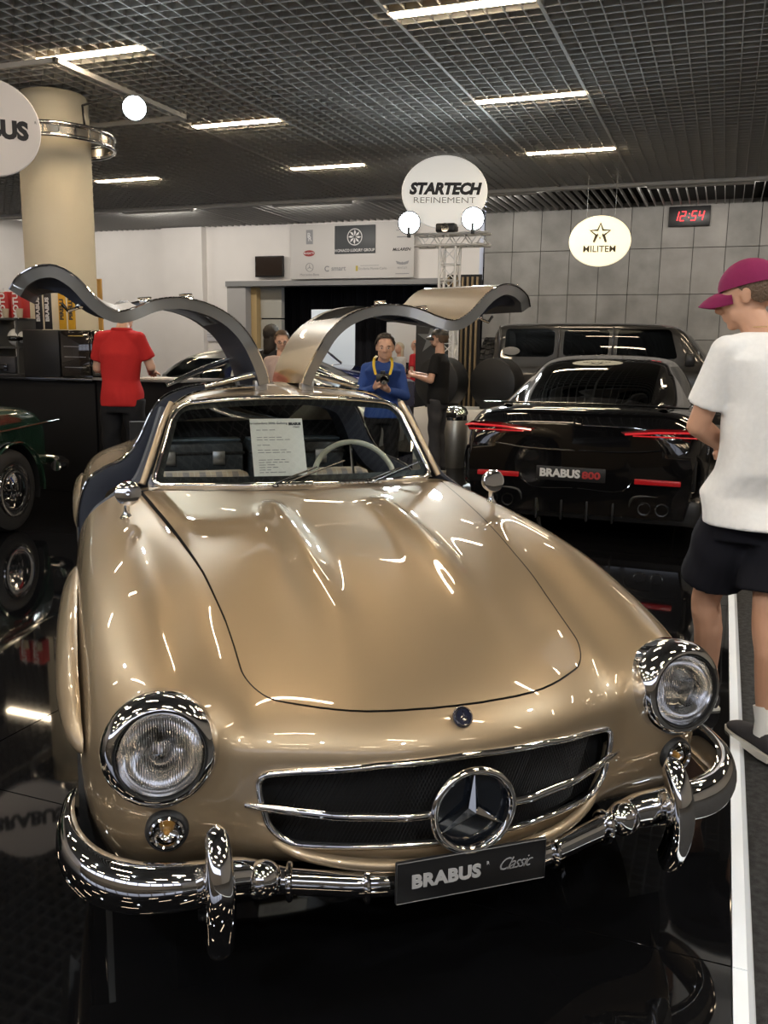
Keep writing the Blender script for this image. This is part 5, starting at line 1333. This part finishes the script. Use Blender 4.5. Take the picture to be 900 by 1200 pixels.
# sheet of paper and luggage inside the coupe
def carw(p): return Vector((CX+p[0]*math.cos(TH)-p[1]*math.sin(TH), CY+p[0]*math.sin(TH)+p[1]*math.cos(TH), p[2]))
t = thing('info_sheet', 'white information sheet standing behind the coupe windscreen', 'paper', carw((0,0,0)), TH)
MPp = frame((-.063,1.905,1.085), (1,0,0), (-.035,.42,.90))
G().box((-.108,-.122,-.001), (.108,.122,.001), M=MPp).build('sheet', PAPER, t, smooth=False)
text('lettering', 'Mercedes-Benz 300SL Gullwing', .0125, MPp @ Tr(-.035,.102,.0016), INK, t)
text('lettering', 'BRABUS', .014, MPp @ Tr(.075,.098,.0016), INK, t, bold=.001); text('lettering', 'Classic', .010, MPp @ Tr(.08,.085,.0016), INK, t, shear=.4)
g = G(); rnd = random.Random(3)
for r in range(17):
    y = .072-.0105*r-(.012 if r > 4 else 0)-(.01 if r > 9 else 0)
    if rnd.random() < .12: continue
    x0 = -.085; n_ = rnd.randint(2, 5)
    for q in range(n_):
        L = rnd.uniform(.012, .03); g.box((x0, y, .0012), (x0+L, y+.0026, .0018), M=MPp); x0 += L+.006
        if x0 > .06: break
tag(g.build('text_lines', mat('text_grey', (.25,.25,.27), .7), t, smooth=False), kind='stuff')
DKL = mat('case_leather', (.035,.04,.045), .4)
for s, nm in ((-1, 'dark leather suitcase behind the left-hand seat of the coupe'), (1, 'dark leather suitcase behind the steering wheel side seat of the coupe')):
    t = thing('suitcase', nm, 'suitcase', carw((s*.26-.05, 2.90, .805)), TH)
    G().box((-.245,-.12,0), (.245,.12,.21), .02).build('case', DKL, t); G().box((-.25,-.125,.15), (.25,.125,.165), .004).build('seam', SATIN, t)
    for x in (-.12, .12): G().box((x-.03,-.135,.10), (x+.03,-.12,.17), .004).build('latch', ALU, t)
    G().tube(cr([(-.06,-.13,.08),(-.05,-.155,.06),(.05,-.155,.06),(.06,-.13,.08)], 4), .008, 6).build('handle', BLACK, t)
    # strip: pale edge
    G().box((-.24,-.05,.211), (.24,.05,.222), .003).build('top_strap', mat('strap_blue', (.10,.13,.15), .4), t)
# ---------------- other cars ----------------
def auto(name, label, loc, rz, L, W, body, green, paint, glass=TINT, wheels=None, wins=(), squ=3.0, rear_win=None, sill=.22, arch=True, lev=2, belt_in=.90):
    """y: 0 front .. L rear.  body: list of (y, halfwidth, ztop, zbelt); green: list of (y, halfroof, zroof, halfbelt, zbelt)"""
    t = thing(name, label, 'car', loc, rz)
    rows = []
    for y, w, zt, zb in body:
        w = w*W/2
        rows.append([(0,y,zt),(w*.45,y,zt-.003),(w*.72,y,zt-.015),(w*.88,y,zt-(zt-zb)*.45),(w*.97,y,zb),(w,y,zb-.12),(w*.995,y,(zb+sill)/2),(w*.975,y,sill+.14),(w*.94,y,sill)])
    V = []; F = []; idx = {}
    def vid(p):
        k = tuple(round(c, 5) for c in p)
        if k not in idx: idx[k] = len(V); V.append(p)
        return idx[k]
    for s in (1, -1):
        for a in range(len(rows)-1):
            for b in range(8):
                q = tuple(vid((s*p[0], p[1], p[2])) for p in (rows[a][b], rows[a][b+1], rows[a+1][b+1], rows[a+1][b])); F.append(q if s == 1 else q[::-1])
        for e, fl in ((0, 1), (-1, -1)):   # end caps
            r = rows[e]; c = [(0, r[0][1], z) for z in (r[8][2],)]
            for b in range(8):
                zz0 = r[b][2]; 
            mid = [(0, r[b][1], r[b][2]) for b in range(9)]
            for b in range(1, 8):
                q = tuple(vid((s*p[0], p[1], p[2])) if p[0] > 0 else vid(p) for p in (mid[b], mid[b+1], r[b+1], r[b]))
                if len(set(q)) >= 3: F.append(q if (s*fl) == -1 else q[::-1])
            q = (vid(mid[0]), vid(mid[1]), vid((s*r[1][0], r[1][1], r[1][2]))); F.append(q)
    V2, F2 = evalmesh(V, F, lev)
    ws = wheels or []
    for (wy, R) in ws:
        V2, F2, _ = clip(V2, F2, np.where(np.abs(V2[:, 0]) > W/2*.6, np.hypot(V2[:, 1]-wy, V2[:, 2]-R)-(R+.05), 1.0))
    G().add(V2, F2).build('body', paint, t, ang=50)
    for (wy, R) in ws:
        for s in (-1, 1): wheel('wheel', s*(W/2-.13), wy, R=R, w=.22, parent=t, zc=R, m_hub=WHM, s=s)
        g = G()
        for s in (-1, 1): g.v = []; g.f = []; n = 16; g.v = [(s*x, wy+(R+.052)*math.cos(-.3+(PI+.6)*k/n), R+(R+.052)*math.sin(-.3+(PI+.6)*k/n)) for k in range(n+1) for x in (W/2*.55, W/2*.97)]; g.f = [(2*k, 2*k+1, 2*k+3, 2*k+2) for k in range(n)]; g.build('wheel_liner', BLACK, t)
    if green:
        rows = []
        for y, wr, zr, wb, zb in green:
            rows.append([(0,y,zr),(wr*.6,y,zr-.006),(wr*.93,y,zr-.035),(wr*1.02,y,zr-.09),(wr*.6+wb*.4,y,zr*.6+zb*.4),(wb*.97,y,zb+.03),(wb,y,zb-.03)])
        V = []; F = []; idx = {}
        for s in (1, -1):
            for a in range(len(rows)-1):
                for b in range(6):
                    q = tuple(vid2(idx, V, (s*p[0], p[1], p[2])) for p in (rows[a][b], rows[a][b+1], rows[a+1][b+1], rows[a+1][b])); F.append(q if s == 1 else q[::-1])
        V2, F2 = evalmesh(V, F, 3)
        for wn in wins:
            f = wn(V2); v3, f3, _ = clip(V2, F2, f); V2, F2, _ = clip(V2, F2, -f)
            for v4, f4 in islands(v3, f3): G().add(v4, f4).build('window', glass, t, fix=False)
        G().add(V2, F2).build('roof', paint, t, ang=50)
    return t
def islands(V, F):
    par = list(range(len(V)))
    def fd(a):
        while par[a] != a: par[a] = par[par[a]]; a = par[a]
        return a
    for f in F:
        for b in f[1:]: par[fd(b)] = fd(f[0])
    gr = {}
    for f in F: gr.setdefault(fd(f[0]), []).append(f)
    out = []
    for fs in gr.values():
        if len(fs) < 4: continue
        us = sorted({i for f in fs for i in f}); mp = {a: b for b, a in enumerate(us)}; out.append(([V[i] for i in us], [tuple(mp[i] for i in f) for f in fs]))
    return out
def vid2(idx, V, p):
    k = tuple(round(c, 5) for c in p)
    if k not in idx: idx[k] = len(V); V.append(p)
    return idx[k]
WHM = mat('alloy_dark', (.12,.12,.125), .25, .9)
def rect(y0, y1, z0, z1, xmin=.3, r=.05, s0=0, s1=0):
    def f(V):
        x, y, z = np.abs(V[:, 0]), V[:, 1], V[:, 2]
        a = np.minimum(y-(y0+s0*(z-z0)), (y1+s1*(z-z0))-y); b = np.minimum(z-z0, z1-z); P, Q = r-a, r-b
        g = np.where((P > 0) & (Q > 0), r-np.sqrt(np.maximum(P, 0)**2+np.maximum(Q, 0)**2), np.minimum(a, b))
        return np.where(x > xmin, g, -1)
    return f
def topwin(y0, y1, w0, w1, zmin=0):
    def f(V):
        x, y, z = np.abs(V[:, 0]), V[:, 1], V[:, 2]
        w = w0+(w1-w0)*(y-y0)/(y1-y0); a = w-x; b = np.minimum(y-y0, y1-y); r = .06; P, Q = r-a, r-b
        return np.where(z > zmin, np.where((P > 0) & (Q > 0), r-np.sqrt(np.maximum(P, 0)**2+np.maximum(Q, 0)**2), np.minimum(a, b)), -1)
    return f
# --- black fastback sedan, rear towards camera: local y 0 front..L rear; rotate 180 so rear faces -y
L = 5.0; BP = mat('black_car_paint', (.0035,.0035,.004), .08, coat=1.0, coat_rough=.02)
body = [(0,.80,.60,.50),(.12,.93,.70,.58),(.6,.98,.86,.68),(1.1,1.0,.93,.78),(1.8,1.0,.99,.88),(2.6,.99,1.0,.92),(3.4,1.0,1.0,.93),(4.0,1.02,1.01,.95),(4.5,1.0,1.04,.93),(4.80,.97,1.035,.90),(4.93,.93,1.0,.85),(5.0,.90,.90,.70)]
green = [(1.35,.60,.98,.82,.96),(1.9,.62,1.27,.83,.95),(2.4,.60,1.41,.84,.95),(3.0,.60,1.455,.84,.96),(3.6,.58,1.41,.83,.98),(4.1,.56,1.28,.80,1.0),(4.5,.54,1.13,.74,1.01),(4.78,.50,1.035,.66,1.01)]
bk = auto('black_fastback_sedan', 'glossy black fastback sedan seen from behind with red tail lights', (-1.03, 6.93+5.0, FLOORZ), PI, L, 1.93, body, green, BP, TINT, wheels=[(1.0,.36),(3.95,.36)],
   wins=(topwin(3.62,4.60,.50,.50,1.02), rect(1.75,3.95,1.02,1.34,.5,.10,.9,-1.1), topwin(1.5,2.05,.55,.52,1.0)), sill=.20)
bk.rotation_euler = (0, 0, PI)
bk.location = (-1.03, 6.93+5.0, FLOORZ)
def bx(name, a, b, m, bev=.01, parent=bk):   # helper: x image-right, y distance in front of tail (positive out), z
    # local coordinates: rotated by PI so local x = -world x, local y toward camera
    x0, x1 = -b[0], -a[0]
    return G().box((x0, 5.0+a[1], a[2]), (x1, 5.0+b[1], b[2]), bev).build(name, m, parent)
RL = mat('tail_red', (.35,.01,.012), .15, emit=(1,.05,.06), estr=.35, coat=1); RD = mat('tail_dark', (.10,.006,.008), .1, coat=1)
for s in (-1, 1):
    pts = [(.33,.86),(.60,.895),(.86,.895),(.93,.86),(.90,.815),(.60,.815),(.36,.84)]
    f = G(); yy = [5.0,4.985,4.945,4.86,4.87,4.985,5.0]
    n_ = len(pts); vf = [(s*x, yy[i]+.035, z) for i, (x, z) in enumerate(pts)]; vb = [(s*x, yy[i]-.05, z) for i, (x, z) in enumerate(pts)]
    f.add(vf+vb, [tuple(range(n_)), tuple(range(n_, 2*n_))[::-1]]+[(i, (i+1) % n_, n_+(i+1) % n_, n_+i) for i in range(n_)]); tl = f.build('tail_light', RD, bk, smooth=False)
    G().tube([(s*.36,5.040,.846),(s*.60,5.026,.866),(s*.86,4.985,.872),(s*.93,4.90,.857)], .009, 6).build('light_line', RL, tl)
    G().tube([(s*.42,5.038,.836),(s*.62,5.024,.836),(s*.88,4.975,.832)], .005, 6).build('light_line', RL, tl)
    # bumper corner air outlet
    G().tube(cr([(s*.80,4.99,.72),(s*.90,4.90,.67),(s*.93,4.86,.52),(s*.90,4.90,.40),(s*.80,4.99,.38)], 4), .022, 8).build('vent_frame', BP, bk)
    G().box((s*.85-.045,4.80,.42), (s*.85+.045,4.965,.67), .02).build('air_outlet', BLACK, bk)
    G().box((s*.62-.17,4.955,.465), (s*.62+.17,5.025,.505), .006).build('reflector', mat('reflector_red', (.30,.010,.012), .2, emit=(1,.02,.03), estr=.06), bk)
    for q in (-.065, .065):
        e = G().lathe([(.045,-.10),(.052,.0),(.050,.012),(.040,.010),(.037,-.08),(.0005,-.09)], 20, M=frame((s*.60+q,5.0,.275), (1,0,0), (0,0,1)) @ Matrix.Rotation(PI, 4, 'Y')).build('exhaust_tip', mat('exhaust_dark', (.05,.05,.05), .25, .9), bk)
    G().tube(cr([(s*.42,4.98,.20),(s*.43,4.99,.33),(s*.50,4.99,.37),(s*.70,4.98,.36),(s*.78,4.94,.27),(s*.80,4.93,.19)], 4), .014, 8).build('exhaust_surround', mat('satin_trim', (.03,.03,.03), .3, .5), bk)
    G().tube(cr([(s*.02,5.022,.70),(s*.40,5.015,.705),(s*.70,4.99,.74),(s*.80,4.97,.76)], 4), .006, 6).build('bumper_crease', BP, bk)
    G().tube(cr([(s*.02,4.995,.40),(s*.36,4.995,.40),(s*.50,4.99,.58),(s*.74,4.985,.60)], 4), .008, 6).build('valance_edge', BP, bk)
    G().tube(cr([(s*.80,4.0,1.02),(s*.79,3.5,1.03)], 3), .006, 6).build('belt_trim', CHROME, bk)
G().box((-.95,4.70,.14), (.95,4.965,.36), .05).build('rear_diffuser', mat('diffuser', (.01,.01,.011), .4), bk)
for x in (-.3,-.1,.1,.3): G().box((x-.008,4.90,.14), (x+.008,5.01,.30), .003).build('diffuser_fin', SATIN, bk)
G().prism([(-.40,.60),(.46,.60),(.40,.42),(-.34,.42)], 4.97, 4.99, ax=1).build('plate_recess', GLOSSB, bk, smooth=False)
pl2 = G().box((-.23,4.992,.455), (.31,5.003,.565), .003).build('number_plate', mat('plate_black', (.012,.012,.013), .4), bk)
Mq = frame((.04,5.0045,.51), (-1,0,0), (0,0,1))
text('lettering', 'BRABUS', .085, Mq @ Tr(-.085,0,0), mat('plate_white', (.65,.65,.65), .5), pl2, bold=.004, sx=1.05); text('lettering', '800', .075, Mq @ Tr(.16,-.005,0), mat('plate_red', (.35,.03,.03), .5), pl2, bold=.003, sx=1.25)
G().tube(cr([(-.80,4.83,1.045),(-.5,4.90,1.055),(0,4.93,1.06),(.5,4.90,1.055),(.80,4.83,1.045)], 5), .016, 8, sec=[(1.6*math.cos(2*PI*k/8), .5*math.sin(2*PI*k/8)) for k in range(8)]).build('spoiler_lip', BP, bk)
Mq = frame((0,5.01,.93), (-1,0,0), (0,0,1)); g = G().tube([Mq @ Vector((.035*math.cos(a), .035*math.sin(a), 0)) for a in np.linspace(0, 2*PI, 20, endpoint=False)], .005, 6, closed=True); g.build('tail_badge', mat('dark_chrome', (.10,.10,.10), .1, 1), bk)
for s in (-1, 1): G().ell((s*1.02,2.0,1.0), (.10,.06,.07)).build('wing_mirror', BP, bk)
# --- grey off-roader, side view, nose to the right
GP = mat('graphite_paint', (.035,.035,.036), .35, .4, coat=1.0)
SL = 4.5
body = [(0,.80,1.12,1.05),(.06,.84,1.16,1.08),(.9,.88,1.19,1.12),(1.25,.90,1.24,1.2),(1.65,.92,1.30,1.27),(2.5,.93,1.31,1.29),(3.5,.93,1.31,1.29),(4.45,.92,1.30,1.28),(4.56,.90,1.28,1.22)]
green = [(1.50,.66,1.31,.80,1.29),(1.88,.68,1.80,.81,1.29),(2.02,.69,1.895,.815,1.29),(2.4,.70,1.925,.82,1.29),(3.3,.70,1.925,.82,1.29),(4.3,.70,1.92,.82,1.29),(4.52,.69,1.90,.81,1.29),(4.57,.67,1.82,.80,1.29)]
suv = auto('grey_off_roader', 'tall dark graphite off-roader parked side-on before the concrete wall', (1.37, 13.6, 0), math.radians(-90), SL, 1.88, body, green, GP, TINT, wheels=[(.78,.42),(3.70,.42)],
   wins=(rect(1.98,2.80,1.42,1.82,.5,.05,.3,0), rect(2.92,3.55,1.42,1.82,.5,.04), rect(3.68,4.40,1.42,1.82,.5,.05), topwin(1.57,1.86,.6,.6,1.36)), sill=.55, lev=2)
suv.rotation_euler = (0, 0, math.radians(90)); suv.location = (1.37, 13.6, 0)
# nose (local y=0) must point to +x: local +y -> world -x
G().lathe([(.18,-.13),(.30,-.14),(.385,-.115),(.41,-.06),(.41,.06),(.385,.115),(.30,.14),(.18,.13)], 40, M=frame((0,4.76,1.28), (1,0,0), (0,0,1))).build('spare_wheel', RUBBER, suv)
g = G()
for k in range(28):
    a = 2*PI*k/28
    for y in (-.08, 0, .08): g.box((-.028,-.035+y+4.76,.40), (.028,.03+y+4.76,.425), M=Tr(0,0,1.28) @ Matrix.Rotation(a+(.05 if y else 0), 4, 'Y'))
tag(g.build('tread_block', RUBBER, suv, smooth=False), kind='stuff')
for s in (-1, 1):
    for wy in (.78, 3.70): 
        G().tube([(s*.95, wy+.55*math.cos(a), .42+.52*math.sin(a)) for a in np.linspace(.15, PI-.15, 14)], .045, 8).build('fender_flare', SATIN, suv)
    G().box((s*1.0-.06,1.75,1.32), (s*1.0+.06,1.88,1.50), .03).build('wing_mirror', SATIN, suv)
    G().box((s*.90-.01,.3,1.15),(s*.90+.01,1.2,1.17),.003).build('hood_trim', SATIN, suv)
    G().ell((s*.79,4.3,1.50), (.004,.13,.06), M=None).build('window_sticker', mat('sticker', (.25,.25,.25), .5), suv)
    for yy in (2.86, 3.615, 4.48): G().box((s*.79-.012,yy-.012,1.40), (s*.79+.012,yy+.012,1.86), .004).build('door_pillar_trim', GP, suv)
    G().box((s*.55-.05,4.45,.9), (s*.55+.05,4.52,1.1), .01).build('tail_light', RL, suv)
# --- silver-blue coupe behind the red polo man, nose left
SP = mat('silver_blue_paint', (.34,.38,.43), .28, .7, coat=1.0)
body = [(0,.78,.62,.52),(.1,.90,.70,.60),(.6,.96,.83,.70),(1.2,.98,.93,.82),(1.7,.98,.98,.90),(2.6,.97,.985,.92),(3.4,.99,1.0,.94),(4.1,.97,1.0,.90),(4.6,.90,.93,.80),(4.78,.82,.80,.68)]
green = [(1.45,.58,.98,.80,.95),(1.95,.60,1.34,.81,.94),(2.4,.60,1.45,.82,.95),(2.9,.60,1.47,.82,.96),(3.4,.58,1.40,.81,.97),(3.95,.54,1.21,.76,.98),(4.3,.50,1.02,.70,.97)]
sc_ = auto('silver_blue_coupe', 'silver-blue low coupe seen side-on behind the man in red polo', (-8.7, 10.9, FLOORZ), math.radians(-90), 4.78, 1.93, body, green, SP, WSGLASS, wheels=[(.92,.35),(3.85,.35)],
   wins=(rect(1.75,2.88,1.0,1.31,.5,.06,1.1,.0), rect(2.95,3.85,1.0,1.31,.5,.06,0,-1.7), topwin(1.55,2.2,.55,.5,1.0), topwin(3.4,4.15,.48,.45,1.0)), sill=.2)
sc_.rotation_euler = (0, 0, math.radians(-90))
sc_.location = (-8.95, 10.95, FLOORZ)
for s in (-1, 1): G().ell((s*1.0,2.0,1.02), (.10,.06,.06)).build('wing_mirror', SP, sc_); G().tube([(s*.965,1.0,.62),(s*.97,1.5,.63)], .01, 6).build('side_trim', mat('warm_chrome', (.8,.7,.5), .2, 1), sc_)
Mw_ = frame((-.38,2.05,.95), (1,0,0), (0,.4,.9)); 
for sx_ in (1,): G().tube([frame((.38,2.05,.98), (1,0,0), (0,.4,.9)) @ Vector((.18*math.cos(a), .18*math.sin(a), 0)) for a in np.linspace(0, 2*PI, 28, endpoint=False)], .014, 8, closed=True).build('steering_wheel', SATIN, sc_)
for s in (-1, 1): G().box((s*.38-.22,2.75,.5), (s*.38+.22,2.92,1.12), .06).build('seat', mat('grey_seat', (.06,.065,.06), .6), sc_)
# --- dark green classic at the left edge: rear corner towards the right
GRP = mat('green_paint', (.012,.035,.022), .15, .3, coat=1.0)
# local y: 0 = front ... here nose corner seen; world placement along -x
body = [(0,.74,.80,.72),(.10,.86,.93,.84),(.45,.93,.985,.92),(1.0,.96,1.0,.93),(1.7,.97,1.0,.92),(2.5,.97,.98,.90),(3.4,.97,.95,.86),(4.1,.93,.88,.78),(4.35,.82,.76,.66)]
gc_ = auto('green_classic_car', 'dark green classic car with chrome hubcap and bumper at the left edge', (-4.35, 5.85, FLOORZ), 0, 4.35, 1.76, body, [(1.5,.5,.98,.72,.95),(1.9,.55,1.28,.72,.93),(2.3,.56,1.33,.72,.92),(2.8,.52,1.24,.70,.92),(3.1,.5,.98,.68,.92)], GRP, TINTL, wheels=[(.80,.325),(3.2,.325)], wins=(rect(1.7,2.9,.97,1.22,.4,.05,.9,-.6), topwin(1.55,1.85,.5,.5,1.0)), sill=.26)
gc_.rotation_euler = (0, 0, GROT); gc_.location = (GX, GY, FLOORZ)
for s in (-1, 1):
    G().tube(cr([(0,-.13,.46),(s*.4,-.12,.46),(s*.75,-.05,.46),(s*.90,.12,.46),(s*.93,.30,.46)], 5), .045, 10).build('front_bumper', CHROME, gc_)
    G().ell((s*.50,-.14,.52), (.04,.05,.11)).build('overrider', CHROME, gc_)
    G().lathe([(.0005,.06),(.06,.05),(.095,.02),(.10,-.03)], 24, M=frame((s*.62,.12,.70), (1,0,0), (0,0,1))).build('headlight', CHROME, gc_)
    G().tube([(s*.865,.12,.83),(s*.885,.9,.80),(s*.89,1.8,.78)], .010, 6).build('side_moulding', GRP, gc_)
    G().lathe([(.0005,.14),(.09,.135),(.13,.115),(.15,.11),(.20,.118),(.215,.09)], 32, M=Tr(s*.75,.80,.325) @ Matrix.Rotation(s*PI/2, 4, 'Y')).build('hubcap', CHROME, gc_)
    G().tube([(s*.895, .80+.375*math.cos(a), .325+.375*math.sin(a)) for a in np.linspace(-.1, PI+.1, 18)], .012, 6).build('arch_lip', GRP, gc_)
# --- blue open car in the background
BLP = mat('blue_paint', (.010,.025,.16), .2, .3, coat=1.0)
body = [(0,.78,.66,.56),(.12,.9,.76,.64),(.7,.96,.88,.76),(1.4,.97,.96,.86),(2.2,.96,.97,.90),(3.2,.98,.98,.92),(3.9,.96,.98,.90),(4.3,.88,.90,.80),(4.42,.8,.78,.66)]
st = thing('low_stage', 'low black stage carrying the blue open car', 'stage', (-6.9, 15.0, 0)); G().box((-2.6,-1.2,0), (1.6,1.2,.27), .01).build('deck', SATIN, st)
bl = auto('blue_open_car', 'shiny dark blue open-top car standing behind the photographer', (-5.4, 15.0, .272), math.radians(62), 4.42, 1.86, body, None, BLP, TINTL, wheels=[(.85,.34),(3.5,.34)], sill=.2)
bl.rotation_euler = (0, 0, math.radians(90)); bl.location = (-5.35, 15.0, .272)
for s in (-1, 1):
    G().ell((s*.33,2.85,1.08), (.12,.05,.11)).build('headrest', SATIN, bl); G().box((s*.36-.2,2.6,.9), (s*.36+.2,2.8,1.0), .04).build('seat', SATIN, bl)
G().tube(cr([(-.72,1.55,.95),(-.62,1.95,1.25),(-.3,2.05,1.30),(.3,2.05,1.30),(.62,1.95,1.25),(.72,1.55,.95)], 5), .022, 8).build('windscreen_frame', CHROME, bl)
G().box((-.68,2.1,.955), (.68,3.3,.985), .02).build('cockpit', BLACK, bl)
